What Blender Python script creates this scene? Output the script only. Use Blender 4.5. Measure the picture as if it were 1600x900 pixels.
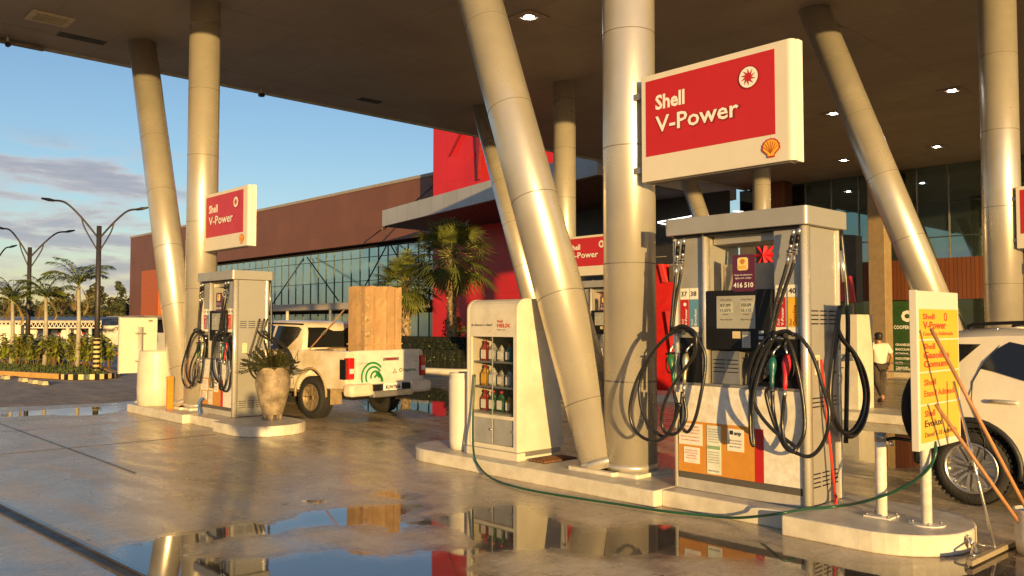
import bpy, bmesh, math, random
from mathutils import Vector, Matrix
R = math.radians
rnd = random.Random(7)
for o in list(bpy.data.objects): bpy.data.objects.remove(o)
S = bpy.context.scene
COL = S.collection

# ---------------------------------------------------------------- camera, world, sun, exposure
FPX = 1312.0; CAM_H = 1.63
PITCH = math.atan(55/FPX); YAW = -R(43.15)
cd = bpy.data.cameras.new('camera'); cam = bpy.data.objects.new('camera', cd); COL.objects.link(cam)
cd.sensor_width = 36; cd.lens = FPX/1600*36; cd.clip_start = .05; cd.clip_end = 3000
cam.location = (0, 0, CAM_H); cam.rotation_euler = (R(90)+PITCH, 0, YAW)
S.camera = cam
S.view_settings.view_transform = 'Standard'; S.view_settings.look = 'None'
S.view_settings.gamma = 1; S.view_settings.exposure = .97
S.render.resolution_x = 1024; S.render.resolution_y = 576

SUN_EL = R(4.9); SX, SY = -.466, -.885            # horizontal direction towards the sun
W = bpy.data.worlds.new('World'); S.world = W; W.use_nodes = True
nt = W.node_tree; nt.nodes.clear(); N = nt.nodes.new; L = nt.links.new
out = N('ShaderNodeOutputWorld'); bg = N('ShaderNodeBackground'); bg.inputs[1].default_value = .15
sky = N('ShaderNodeTexSky'); sky.sky_type = 'NISHITA'; sky.sun_disc = False
sky.sun_elevation = SUN_EL; sky.sun_rotation = math.atan2(SX, SY); sky.air_density = 1.0; sky.dust_density = .45; sky.ozone_density = 2.6
tc = N('ShaderNodeTexCoord'); sep = N('ShaderNodeSeparateXYZ'); L(tc.outputs['Generated'], sep.inputs[0])
def mth(op, a, b=None, clamp=False):
    n = N('ShaderNodeMath'); n.operation = op; n.use_clamp = clamp
    for i, v in enumerate((a, b)):
        if v is None: continue
        if isinstance(v, (int, float)): n.inputs[i].default_value = v
        else: L(v, n.inputs[i])
    return n.outputs[0]
CLX, CLY = 9.4, 2.2
az = mth('ARCTAN2', sep.outputs[1], sep.outputs[0])
el = sep.outputs[2]
comb = N('ShaderNodeCombineXYZ'); L(mth('MULTIPLY', az, 3.2), comb.inputs[0]); L(mth('MULTIPLY', el, 17), comb.inputs[1])
nz = N('ShaderNodeTexNoise'); nz.inputs['Scale'].default_value = 1.55; nz.inputs['Detail'].default_value = 9; nz.inputs['Roughness'].default_value = .58
nz.inputs['Distortion'].default_value = .35
off = N('ShaderNodeVectorMath'); off.operation = 'ADD'; off.inputs[1].default_value = (CLX, CLY, 1.7); L(comb.outputs[0], off.inputs[0]); L(off.outputs[0], nz.inputs['Vector'])
def ramp(src, stops):
    n = N('ShaderNodeValToRGB'); e = n.color_ramp.elements
    e[0].position, e[0].color = stops[0]; e[1].position, e[1].color = stops[1]
    for p, c in stops[2:]:
        x = e.new(p); x.color = c
    L(src, n.inputs[0]); return n.outputs[0]
cl = ramp(nz.outputs[0], [(.475, (0, 0, 0, 1)), (.57, (1, 1, 1, 1))])
# clouds live low over the horizon and thin out above
band = ramp(el, [(.0, (.85, .85, .85, 1)), (.10, (.95, .95, .95, 1)), (.165, (1, 1, 1, 1)), (.20, (0, 0, 0, 1))])
side = ramp(mth('ADD', mth('MULTIPLY', az, 1/6.2832), .5), [(.678, (0, 0, 0, 1)), (.694, (1, 1, 1, 1))])
cm = mth('MULTIPLY', mth('MULTIPLY', cl, band), mth('MULTIPLY', side, .85))
shade = ramp(nz.outputs[0], [(.48, (.66, .54, .47, 1)), (.60, (.36, .35, .40, 1)), (.72, (.28, .29, .34, 1))])
mix = N('ShaderNodeMix'); mix.data_type = 'RGBA'; L(cm, mix.inputs[0]); 
warm = N('ShaderNodeMix'); warm.data_type = 'RGBA'; warm.blend_type = 'MULTIPLY'; warm.inputs[0].default_value = 1
L(sky.outputs[0], warm.inputs[6]); warm.inputs[7].default_value = (.90, .80, .80, 1)
cs = N('ShaderNodeMix'); cs.data_type = 'RGBA'; cs.blend_type = 'MULTIPLY'; cs.inputs[0].default_value = 1; L(shade, cs.inputs[6]); cs.inputs[7].default_value = (3.9, 3.9, 3.9, 1)
L(warm.outputs[2], mix.inputs[6]); L(cs.outputs[2], mix.inputs[7])
L(mix.outputs[2], bg.inputs[0]); L(bg.outputs[0], out.inputs[0])

sd = bpy.data.lights.new('sun', 'SUN'); sun = bpy.data.objects.new('sun', sd); COL.objects.link(sun)
sd.energy = 3.9; sd.angle = R(.55); sd.color = (1, .635, .22)
sv = Vector((SX*math.cos(SUN_EL), SY*math.cos(SUN_EL), math.sin(SUN_EL)))
sun.rotation_euler = sv.to_track_quat('Z', 'Y').to_euler()
sun.location = (-20, -40, 20)

# ---------------------------------------------------------------- helpers
cp, sp = math.cos(PITCH), math.sin(PITCH)
FW = Vector((-math.sin(YAW)*cp, math.cos(YAW)*cp, sp)); RT = Vector((math.cos(YAW), math.sin(YAW), 0)); UP = RT.cross(FW)
def ray(px, py): return FW+RT*((px-800)/FPX)+UP*((450-py)/FPX)
def at(px, py, x=None, y=None, z=None):            # a pixel seen on a real plane of the place
    r = ray(px, py)
    t = x/r.x if x is not None else y/r.y if y is not None else (z-CAM_H)/r.z
    return Vector((r.x*t, r.y*t, CAM_H+r.z*t))

MATS = {}
def mat(name, col, rough=.5, metal=0, var=.08, scale=5, bump=0, coat=0, spec=.5, rvar=.1, emit=None, alpha=1, stretch=None, col2=None, trans=0, bscale=None):
    if name in MATS: return MATS[name]
    m = bpy.data.materials.new(name); MATS[name] = m; m.use_nodes = True
    t = m.node_tree; b = t.nodes['Principled BSDF']; ln = t.links.new
    b.inputs['Roughness'].default_value = rough; b.inputs['Metallic'].default_value = metal
    b.inputs['Base Color'].default_value = (*col, 1); b.inputs['Coat Weight'].default_value = coat
    b.inputs['Coat Roughness'].default_value = .06
    b.inputs['Specular IOR Level'].default_value = spec
    if trans: b.inputs['Transmission Weight'].default_value = trans
    if alpha < 1: b.inputs['Alpha'].default_value = alpha
    if emit:
        b.inputs['Emission Color'].default_value = (*emit[0], 1); b.inputs['Emission Strength'].default_value = emit[1]
    if var or bump or rvar:
        g = t.nodes.new('ShaderNodeTexCoord'); mp = t.nodes.new('ShaderNodeMapping'); ln(g.outputs['Object'], mp.inputs[0])
        if stretch: mp.inputs['Scale'].default_value = stretch
        n = t.nodes.new('ShaderNodeTexNoise'); n.inputs['Scale'].default_value = scale; n.inputs['Detail'].default_value = 6; n.inputs['Roughness'].default_value = .6
        ln(mp.outputs[0], n.inputs['Vector'])
        if var:
            mx = t.nodes.new('ShaderNodeMix'); mx.data_type = 'RGBA'
            c2 = col2 or tuple(c*(1-2.2*var) for c in col)
            c1 = tuple(min(1, c*(1+.8*var)) for c in col)
            rp = t.nodes.new('ShaderNodeMapRange'); rp.inputs[1].default_value = .35; rp.inputs[2].default_value = .68
            ln(n.outputs[0], rp.inputs[0]); ln(rp.outputs[0], mx.inputs[0])
            mx.inputs[6].default_value = (*c1, 1); mx.inputs[7].default_value = (*c2, 1)
            ln(mx.outputs[2], b.inputs['Base Color'])
        if rvar:
            rr = t.nodes.new('ShaderNodeMapRange'); rr.inputs[1].default_value = .3; rr.inputs[2].default_value = .7
            rr.inputs[3].default_value = max(.02, rough*(1-rvar*2)); rr.inputs[4].default_value = min(1, rough*(1+rvar*2))
            ln(n.outputs[0], rr.inputs[0]); ln(rr.outputs[0], b.inputs['Roughness'])
        if bump:
            bp = t.nodes.new('ShaderNodeBump'); bp.inputs['Strength'].default_value = bump; bp.inputs['Distance'].default_value = .02
            if bscale:
                n2 = t.nodes.new('ShaderNodeTexNoise'); n2.inputs['Scale'].default_value = bscale; n2.inputs['Detail'].default_value = 5
                ln(mp.outputs[0], n2.inputs['Vector']); ln(n2.outputs[0], bp.inputs['Height'])
            else: ln(n.outputs[0], bp.inputs['Height'])
            ln(bp.outputs[0], b.inputs['Normal'])
    return m

ORG = Vector((0, 0, 0))
class MB:
    def __init__(s): s.v = []; s.f = []; s.sm = []
    def face(s, pts, smooth=False):
        i = len(s.v); s.v += [tuple(p) for p in pts]; s.f.append(tuple(range(i, i+len(pts)))); s.sm.append(smooth); return s
    def add(s, vs, fs, smooth=False):
        i = len(s.v); s.v += [tuple(v) for v in vs]; s.f += [tuple(a+i for a in f) for f in fs]; s.sm += [smooth]*len(fs); return s
    def box(s, x0, x1, y0, y1, z0, z1):
        vs = [(x, y, z) for x in (x0, x1) for y in (y0, y1) for z in (z0, z1)]
        return s.add(vs, [(0, 1, 3, 2), (4, 6, 7, 5), (0, 4, 5, 1), (2, 3, 7, 6), (0, 2, 6, 4), (1, 5, 7, 3)])
    def obox(s, c, ax, ay, az):                     # oriented box from its centre and half axes
        c, ax, ay, az = map(Vector, (c, ax, ay, az))
        vs = [c+ax*i+ay*j+az*k for i in (-1, 1) for j in (-1, 1) for k in (-1, 1)]
        return s.add(vs, [(0, 1, 3, 2), (4, 6, 7, 5), (0, 4, 5, 1), (2, 3, 7, 6), (0, 2, 6, 4), (1, 5, 7, 3)])
    def prism(s, poly, z0, z1, smooth=False, tf=None):   # poly in xy, extruded in z; tf maps (x,y,z)
        n = len(poly); vs = [(x, y, z0) for x, y in poly]+[(x, y, z1) for x, y in poly]
        if tf: vs = [tf(*v) for v in vs]
        i = len(s.v); s.v += [tuple(v) for v in vs]
        s.f.append(tuple(i+k for k in reversed(range(n)))); s.sm.append(False)
        s.f.append(tuple(i+n+k for k in range(n))); s.sm.append(False)
        for k in range(n):
            s.f.append((i+k, i+(k+1) % n, i+n+(k+1) % n, i+n+k)); s.sm.append(smooth)
        return s
    def cyl(s, p0, p1, r0, r1=None, n=16, cap=True, smooth=True):
        p0, p1 = Vector(p0), Vector(p1); r1 = r0 if r1 is None else r1
        d = (p1-p0).normalized(); a = d.orthogonal().normalized(); b = d.cross(a)
        vs = [p0+(a*math.cos(t)+b*math.sin(t))*r0 for t in [2*math.pi*k/n for k in range(n)]]
        vs += [p1+(a*math.cos(t)+b*math.sin(t))*r1 for t in [2*math.pi*k/n for k in range(n)]]
        i = len(s.v); s.v += [tuple(v) for v in vs]
        for k in range(n): s.f.append((i+k, i+(k+1) % n, i+n+(k+1) % n, i+n+k)); s.sm.append(smooth)
        if cap:
            s.f.append(tuple(i+k for k in reversed(range(n)))); s.sm.append(False)
            s.f.append(tuple(i+n+k for k in range(n))); s.sm.append(False)
        return s
    def tube(s, pts, r, n=8, smooth=True, closed=False):
        pts = [Vector(p) for p in pts]; m = len(pts); rs = r if isinstance(r, (list, tuple)) else [r]*m
        i = len(s.v); a = None
        for k, p in enumerate(pts):
            if closed: d = pts[(k+1) % m]-pts[k-1]
            else: d = pts[min(k+1, m-1)]-pts[max(k-1, 0)]
            if d.length < 1e-9: d = Vector((0, 0, 1))
            d.normalize()
            if a is None: a = d.orthogonal().normalized()
            a = (a-d*a.dot(d)); a = a.normalized() if a.length > 1e-6 else d.orthogonal().normalized()
            b = d.cross(a)
            for q in range(n):
                t = 2*math.pi*q/n; s.v.append(tuple(p+(a*math.cos(t)+b*math.sin(t))*rs[k]))
        for k in range(m if closed else m-1):
            for q in range(n):
                k2 = (k+1) % m
                s.f.append((i+k*n+q, i+k*n+(q+1) % n, i+k2*n+(q+1) % n, i+k2*n+q)); s.sm.append(smooth)
        if not closed:
            s.f.append(tuple(i+q for q in reversed(range(n)))); s.sm.append(False)
            s.f.append(tuple(i+(m-1)*n+q for q in range(n))); s.sm.append(False)
        return s
    def lathe(s, prof, c=(0, 0, 0), n=24, smooth=True, ax=None, sx=1, sy=1):   # prof: (r, z)
        c = Vector(c); i = len(s.v); m = len(prof)
        for r_, z in prof:
            for q in range(n):
                t = 2*math.pi*q/n; v = Vector((r_*math.cos(t)*sx, r_*math.sin(t)*sy, z))
                if ax is not None: v = ax @ v
                s.v.append(tuple(c+v))
        for k in range(m-1):
            for q in range(n): s.f.append((i+k*n+q, i+k*n+(q+1) % n, i+(k+1)*n+(q+1) % n, i+(k+1)*n+q)); s.sm.append(smooth)
        s.f.append(tuple(i+q for q in reversed(range(n)))); s.sm.append(False)
        s.f.append(tuple(i+(m-1)*n+q for q in range(n))); s.sm.append(False)
        return s
    def build(s, name, m, parent=None, bevel=0, local=False):
        me = bpy.data.meshes.new(name)
        o0 = Vector((0, 0, 0)) if local else ORG
        me.from_pydata([(v[0]-o0.x, v[1]-o0.y, v[2]-o0.z) for v in s.v], [], s.f); me.update()
        me.polygons.foreach_set('use_smooth', s.sm)
        me.materials.append(m)
        o = bpy.data.objects.new(name, me); COL.objects.link(o)
        if parent: o.parent = parent
        if bevel:
            b = o.modifiers.new('bevel', 'BEVEL'); b.width = bevel; b.segments = 2; b.limit_method = 'ANGLE'; b.angle_limit = R(50)
        return o
def tag(o, label=None, cat=None, group=None, kind=None):
    if label: o['label'] = label
    if cat: o['category'] = cat
    if group: o['group'] = group
    if kind: o['kind'] = kind
    return o
def thing(name, label, cat, loc, group=None, rz=0, local=False):
    """Empty at the thing's base. Geometry built after it is given in world coordinates unless local."""
    global ORG
    o = bpy.data.objects.new(name, None); COL.objects.link(o); o.empty_display_size = .2
    o.location = loc; o.rotation_euler = (0, 0, rz); tag(o, label, cat, group)
    ORG = Vector((0, 0, 0)) if local else Vector(loc)
    return o
def single(name, mb, m, label, cat, loc, group=None, bevel=0):
    global ORG
    ORG = Vector(loc); o = mb.build(name, m, None, bevel); o.location = loc; tag(o, label, cat, group); ORG = Vector((0, 0, 0)); return o
def struct(name, mb, m, bevel=0):
    global ORG
    ORG = Vector((0, 0, 0)); o = mb.build(name, m, None, bevel); o['kind'] = 'structure'; return o
def copy_tree(o, parent=None, loc=None, rz=None, label=None, group=None):
    c = o.copy(); COL.objects.link(c); c.parent = parent
    if loc is not None: c.location = loc
    if rz is not None: c.rotation_euler[2] = rz
    if label: c['label'] = label
    if group: c['group'] = group
    for ch in [x for x in bpy.data.objects if x.parent == o]: copy_tree(ch, c)
    return c
def spline(P, n=8):
    P = [Vector(p) for p in P]; out = []
    for i in range(len(P)-1):
        p0 = P[max(i-1, 0)]; p1 = P[i]; p2 = P[i+1]; p3 = P[min(i+2, len(P)-1)]
        for k in range(n):
            t = k/n
            out.append(.5*((2*p1)+(p2-p0)*t+(2*p0-5*p1+4*p2-p3)*t*t+(3*p1-p0-3*p2+p3)*t**3))
    out.append(P[-1]); return out
def text(s, m, parent, origin, xd, yd, h, w=None, name='lettering', bold=.0, depth=.002, anchor='l'):
    """words as a thin solid; origin = lower-left of the text, xd/yd = reading and up directions, h = capital height in metres"""
    cu = bpy.data.curves.new(name, 'FONT'); cu.body = s; cu.size = 1; cu.offset = bold; cu.resolution_u = 2; cu.extrude = .0
    cu.space_line = .9
    ob = bpy.data.objects.new(name, cu); COL.objects.link(ob)
    dg = bpy.context.evaluated_depsgraph_get(); me = bpy.data.meshes.new_from_object(ob.evaluated_get(dg))
    bpy.data.objects.remove(ob)
    if not me.vertices: return None
    xs = [v.co.x for v in me.vertices]; x0, x1 = min(xs), max(xs)
    k = h/.73; kx = k if w is None else w/(x1-x0)
    xd = Vector(xd).normalized(); yd = Vector(yd).normalized(); nd = xd.cross(yd)
    sh = -(x1-x0)*kx/2 if anchor == 'c' else 0
    O = Vector(origin)-ORG
    for v in me.vertices:
        a, b = v.co.x-x0, v.co.y
        v.co = O+xd*(a*kx+sh)+yd*(b*k)+nd*depth
    me.update(); me.materials.append(m)
    o = bpy.data.objects.new(name, me); COL.objects.link(o); o.parent = parent
    return o
def rrect(x0, x1, y0, y1, r, n=5, corners=(1, 1, 1, 1)):
    pts = []
    for (cx, cy, a0), on in zip(((x1-r, y1-r, 0), (x0+r, y1-r, 90), (x0+r, y0+r, 180), (x1-r, y0+r, 270)), corners):
        if on:
            for k in range(n+1):
                a = R(a0+90*k/n); pts.append((cx+r*math.cos(a), cy+r*math.sin(a)))
        else:
            pts.append((cx+(r if a0 in (0, 270) else -r), cy+(r if a0 in (0, 90) else -r)))
    return pts

# ---------------------------------------------------------------- materials
silver = mat('silver_paint', (.66, .61, .515), .31, metal=.60, var=.08, scale=1.4, rvar=.12)
seamm = mat('seam_dark', (.16, .14, .12), .6)
white = mat('white_paint', (.68, .64, .55), .42, var=.04, scale=3)
cream = mat('cream_paint', (.64, .59, .48), .4, var=.07, scale=3)
pumpgrey = mat('pump_silver', (.40, .385, .355), .38, metal=.35, var=.03, scale=4, rvar=.1)
pumpedge = mat('pump_edge_trim', (.72, .69, .62), .28, metal=.45, var=.02)
pumpwhite = mat('pump_white_panel', (.76, .73, .66), .38, var=.10, scale=16, col2=(.63, .58, .48))
black = mat('black_plastic', (.010, .010, .011), .45, spec=.3)
rubber = mat('black_rubber', (.016, .016, .017), .33, var=0, rvar=.15, scale=20)
tyrem = mat('tyre_rubber', (.022, .021, .02), .75, bump=.4, bscale=60)
chrome = mat('brushed_metal', (.65, .63, .60), .3, metal=.9, var=.06, scale=18)
redm = mat('sign_red', (.47, .018, .018), .35, var=.02)
reddk = mat('facade_red', (.58, .018, .020), .45, var=.04, scale=.6)
orange = mat('panel_orange', (.58, .27, .035), .42, var=.05, scale=7, col2=(.55, .22, .04))
yellow = mat('price_yellow', (.78, .40, .035), .45, var=.03)
signw = mat('sign_face_white', (.66, .61, .52), .35, var=.02)
steel = mat('steel_grey', (.35, .34, .32), .4, metal=.6, var=.08)
paper = mat('paper', (.80, .76, .68), .6, var=.03)
inkr = mat('ink_red', (.55, .06, .03), .6, var=0, rvar=0)
inkk = mat('ink_black', (.03, .03, .03), .6, var=0, rvar=0)
inkw = mat('ink_white', (.80, .78, .74), .5, var=0, rvar=0)
darkred = mat('ink_dark_red', (.25, .012, .012), .5, var=0, rvar=0)
shellyel = mat('emblem_yellow', (.80, .42, .03), .4, var=0, rvar=0)
teal = mat('nozzle_teal', (.012, .10, .11), .35)
green = mat('nozzle_green', (.02, .13, .045), .35)
nozred = mat('nozzle_red', (.62, .03, .05), .35)
kerb = mat('island_concrete_paint', (.66, .62, .52), .38, var=.10, scale=4, col2=(.50, .45, .36), bump=.08, bscale=30)
wood = mat('broom_wood', (.42, .21, .09), .55, var=.15, scale=12, stretch=(1, 1, .2))
darkmetal = mat('lamp_dark_metal', (.035, .03, .026), .5)

# ---------------------------------------------------------------- ground
def ground_mat(name, base, base2, r0, r1, wet=True, sc=1.0, tint=None):
    m = bpy.data.materials.new(name); m.use_nodes = True; t = m.node_tree; b = t.nodes['Principled BSDF']; ln = t.links.new; nn = t.nodes.new
    g = nn('ShaderNodeNewGeometry')
    def noise(scale, det=6, rg=.6, st=(1, 1, 1), dist=0):
        mp = nn('ShaderNodeMapping'); mp.inputs['Scale'].default_value = st; ln(g.outputs['Position'], mp.inputs[0])
        n = nn('ShaderNodeTexNoise'); n.inputs['Scale'].default_value = scale; n.inputs['Detail'].default_value = det; n.inputs['Roughness'].default_value = rg
        n.inputs['Distortion'].default_value = dist; ln(mp.outputs[0], n.inputs['Vector']); return n.outputs[0]
    def mr(src, a, c, d=0., e=1.):
        r = nn('ShaderNodeMapRange'); r.inputs[1].default_value = a; r.inputs[2].default_value = c; r.inputs[3].default_value = d; r.inputs[4].default_value = e
        ln(src, r.inputs[0]); return r.outputs[0]
    def M(op, a, c=None, e=None, clamp=False):
        r = nn('ShaderNodeMath'); r.operation = op; r.use_clamp = clamp
        for i, v in enumerate((a, c, e)):
            if v is None: continue
            if isinstance(v, (int, float)): r.inputs[i].default_value = v
            else: ln(v, r.inputs[i])
        return r.outputs[0]
    def mixc(f, a, c, mode='MIX'):
        r = nn('ShaderNodeMix'); r.data_type = 'RGBA'; r.blend_type = mode
        if isinstance(f, (int, float)): r.inputs[0].default_value = f
        else: ln(f, r.inputs[0])
        for k, v in ((6, a), (7, c)):
            if isinstance(v, tuple): r.inputs[k].default_value = v
            else: ln(v, r.inputs[k])
        return r.outputs[2]
    def grey(v):
        cc = nn('ShaderNodeCombineXYZ'); [ln(v, cc.inputs[i]) for i in range(3)]; return cc.outputs[0]
    big = noise(.35*sc, 5); mid = noise(1.6*sc, 8, .65, dist=.6); fine = noise(14*sc, 6, .7); streak = noise(1.3*sc, 7, .6, (2.6, .55, 1), .5); grit = noise(120, 2, .6); scuff = noise(3.2, 8, .75, (.35, 2.2, 1), 1.2)
    c = mixc(mr(mid, .38, .66), (*base, 1), (*base2, 1))
    c = mixc(1, c, grey(M('MULTIPLY', mr(streak, .3, .72, .70, 1.28), mr(fine, .3, .7, .80, 1.15))), 'MULTIPLY')
    c = mixc(1, c, grey(M('MULTIPLY', mr(grit, .35, .65, .86, 1.12), mr(scuff, .52, .66, 1.0, .72))), 'MULTIPLY')
    # drips of oil and dark spots
    spots = mr(noise(5.5, 3, .5), .70, .735); c = mixc(M('MULTIPLY', spots, .65), c, (.05, .04, .03, 1))
    rough = M('MULTIPLY_ADD', mr(streak, .35, .65, r0, r1), .75, mr(big, .35, .65, r0*.25, r1*.25))
    rough = M('ADD', rough, mr(fine, .3, .7, -.05, .07))
    bp = nn('ShaderNodeBump'); bp.inputs['Distance'].default_value = .01; bp2 = nn('ShaderNodeBump'); bp2.inputs['Distance'].default_value = .04
    s1, s2 = (.16, .14) if wet else (.5, .12)
    if wet:
        # hairline cracks
        vo = nn('ShaderNodeTexVoronoi'); vo.feature = 'DISTANCE_TO_EDGE'; vo.inputs['Scale'].default_value = .42
        wv = nn('ShaderNodeVectorMath'); wv.operation = 'ADD'; ln(g.outputs['Position'], wv.inputs[0]); ln(grey(mr(noise(1.1, 6), 0, 1, -.9, .9)), wv.inputs[1]); ln(wv.outputs[0], vo.inputs['Vector'])
        crack = M('MULTIPLY', mr(vo.outputs['Distance'], .0, .006, 1, 0), mr(big, .50, .56)); c = mixc(M('MULTIPLY', crack, .55), c, (.06, .045, .03, 1))
        # water level: 'water' holds how far inside the puddle a point lies; ragged by noise at several sizes
        at_ = nn('ShaderNodeAttribute'); at_.attribute_name = 'water'
        n_ = M('ADD', M('MULTIPLY', M('SUBTRACT', noise(2.6, 10, .72, dist=.4), .5), .58), M('MULTIPLY', M('SUBTRACT', noise(17, 5, .65), .5), .09))
        lvl = M('ADD', at_.outputs['Fac'], M('MULTIPLY', n_, M('MULTIPLY', at_.outputs['Fac'], 2., clamp=True)))
        water = mr(lvl, .545, .560); silt = mr(lvl, .54, .72); damp = mr(lvl, .34, .50); film = M('MULTIPLY', mr(noise(.9, 8, .7, (1, .6, 1), .8), .56, .64), .75)
        damp = M('MAXIMUM', damp, film)
        c = mixc(damp, c, mixc(1, c, (.62, .58, .54, 1), 'MULTIPLY')); rough = M('MULTIPLY_ADD', damp, M('MULTIPLY', M('SUBTRACT', rough, .13), -.72), rough)
        rim = M('MULTIPLY', mr(lvl, .470, .497), mr(lvl, .497, .505, 1, 0)); c = mixc(M('MULTIPLY', rim, .4), c, (.09, .07, .05, 1))
        c = mixc(M('MULTIPLY', water, mr(silt, 0, 1, .35, .85)), c, (.05, .038, .028, 1)); rough = M('MULTIPLY_ADD', water, M('SUBTRACT', .012, rough), rough)
        ln(M('MULTIPLY_ADD', water, .35, 1.5), b.inputs['IOR'])
        inv = M('SUBTRACT', 1.0, M('MULTIPLY', water, .93)); ln(M('MULTIPLY', M('MULTIPLY', inv, mr(damp, 0, 1, 1, .35)), s1), bp.inputs['Strength']); ln(M('MULTIPLY', inv, s2), bp2.inputs['Strength'])
    else: bp.inputs['Strength'].default_value = s1; bp2.inputs['Strength'].default_value = s2
    ln(c, b.inputs['Base Color']); ln(rough, b.inputs['Roughness']); b.inputs['Specular IOR Level'].default_value = .5 if wet else .35
    ln(fine, bp.inputs['Height']); ln(mid, bp2.inputs['Height']); ln(bp.outputs[0], bp2.inputs['Normal']); ln(bp2.outputs[0], b.inputs['Normal'])
    return m
concrete = ground_mat('wet_concrete', (.68, .545, .365), (.48, .385, .26), .15, .44)
asphalt = ground_mat('asphalt', (.50, .40, .285), (.40, .325, .235), .65, .85, wet=False)
def sstep(t): t = max(0., min(1., t)); return t*t*(3-2*t)
def gz(x, y): return -.36*sstep((x-15.6)/5)*sstep((24-y)/4)
def sheet(xs, ys, keep, dz):
    m = MB(); idx = {}
    for i in range(len(xs)-1):
        for j in range(len(ys)-1):
            if keep((xs[i]+xs[i+1])/2, (ys[j]+ys[j+1])/2):
                q = []
                for a, b in ((i, j), (i+1, j), (i+1, j+1), (i, j+1)):
                    if (a, b) not in idx: idx[(a, b)] = len(m.v); m.v.append((xs[a], ys[b], gz(xs[a], ys[b])+dz))
                    q.append(idx[(a, b)])
                m.f.append(tuple(q)); m.sm.append(True)
    return m
XS = [-900, -300, -100, -40]+[-20+k*1.0 for k in range(81)]+[80, 150, 400, 900]; YS = [-900, -300, -100, -40]+[-20+k*1.0 for k in range(81)]+[80, 150, 400, 900]
struct('ground', sheet(XS, YS, lambda x, y: True, -.02), asphalt)
g = MB(); g.face([(-40, -40, 0), (15.5, -40, 0), (15.5, 21.6, 0), (12.0, 20.0, 0), (5.8, 18.2, 0), (3.9, 18.75, 0), (-40, 31, 0)]); struct('forecourt_pavement', g, concrete)
struct('far_pavement', sheet([15.5+k*.5 for k in range(40)], [-30+k*1.0 for k in range(51)], lambda x, y: True, 0), concrete)

def jitter(poly, amp, n, seed, closed=True):
    q = random.Random(seed); out = []
    for i in range(len(poly)):
        a = Vector(poly[i]); b = Vector(poly[(i+1) % len(poly)]); L_ = (b-a).length; out.append(a)
        k = max(1, int(L_/n))
        for j in range(1, k):
            p = a.lerp(b, j/k); d = (b-a).normalized(); out.append(p+Vector((-d.y, d.x, 0))*q.uniform(-amp, amp)+d*q.uniform(-amp, amp)*.5)
    return out
def tri_sheet(name, poly, z, m, mode='structure'):
    cu = bpy.data.meshes.new(name); bm = bmesh.new(); vs = [bm.verts.new((p.x, p.y, z)) for p in poly]
    f = bm.faces.new(vs); bmesh.ops.triangulate(bm, faces=[f])
    for f in bm.faces:
        if f.normal.z < 0: f.normal_flip()
    bm.to_mesh(cu); bm.free(); cu.materials.append(m)
    o = bpy.data.objects.new(name, cu); COL.objects.link(o); o['kind'] = 'structure'; return o
import numpy as np
def G(pts, z=0): return [at(x, y, z=z) for x, y in pts]
def spl_closed(P, n=4):
    out = []; m = len(P)
    for i in range(m):
        p0, p1, p2, p3 = P[i-1], P[i], P[(i+1) % m], P[(i+2) % m]
        for k in range(n):
            t = k/n; out.append(.5*((2*p1)+(p2-p0)*t+(2*p0-5*p1+4*p2-p3)*t*t+(3*p1-p0-3*p2+p3)*t**3))
    return out
WATER = [[(150, 872), (200, 850), (250, 838), (310, 831), (380, 817), (440, 813), (480, 800), (545, 792), (600, 789), (650, 786), (672, 792), (640, 803), (640, 812),
        (690, 806), (712, 800), (735, 794), (800, 786), (850, 796), (876, 812), (930, 824), (985, 818), (1060, 820), (1130, 838), (1235, 856), (1330, 880), (1530, 872), (1600, 876), (1640, 1060), (1000, 1100), (400, 1100), (215, 960)],
    [(588, 770), (610, 767), (652, 773), (640, 780), (600, 780)], [(468, 781), (520, 780), (515, 788), (478, 789)],
    [(560, 636), (600, 645), (640, 640), (700, 650), (700, 610), (640, 604), (600, 612)], [(1290, 690), (1330, 715), (1420, 735), (1460, 705), (1400, 668), (1330, 672)],
    [(1480, 868), (1530, 862), (1600, 852), (1700, 858), (1700, 872), (1560, 872)], [(-80, 650), (0, 643), (70, 639), (150, 636), (180, 634), (180, 644), (130, 650), (60, 649), (-80, 658)]]
DRY = [[(300, 863), (310, 853), (350, 842), (410, 838), (445, 834), (500, 824), (560, 822), (610, 834), (650, 826), (700, 822), (712, 840), (735, 850), (700, 858), (640, 862), (600, 866),
     (560, 862), (520, 857), (470, 860), (430, 870), (370, 870), (320, 869)],
    [(744, 882), (770, 868), (812, 860), (880, 862), (975, 872), (1040, 870), (1120, 876), (1215, 880), (1250, 900), (1180, 925), (1100, 935), (960, 920), (840, 925), (760, 905)]]
def sdf(poly, X, Y):
    P = np.array([(p.x, p.y) for p in spl_closed(G(poly))]); Q = np.roll(P, -1, 0); best = np.full(X.shape, 1e9); ins = np.zeros(X.shape, bool)
    for (ax, ay), (bx_, by) in zip(P, Q):
        dx, dy = bx_-ax, by-ay; t = np.clip(((X-ax)*dx+(Y-ay)*dy)/(dx*dx+dy*dy+1e-12), 0, 1); best = np.minimum(best, (X-ax-t*dx)**2+(Y-ay-t*dy)**2)
        if abs(dy) > 1e-12: ins ^= ((ay > Y) != (by > Y)) & (X < dx*(Y-ay)/dy+ax)
    d = np.sqrt(best); return np.where(ins, -d, d)
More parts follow.
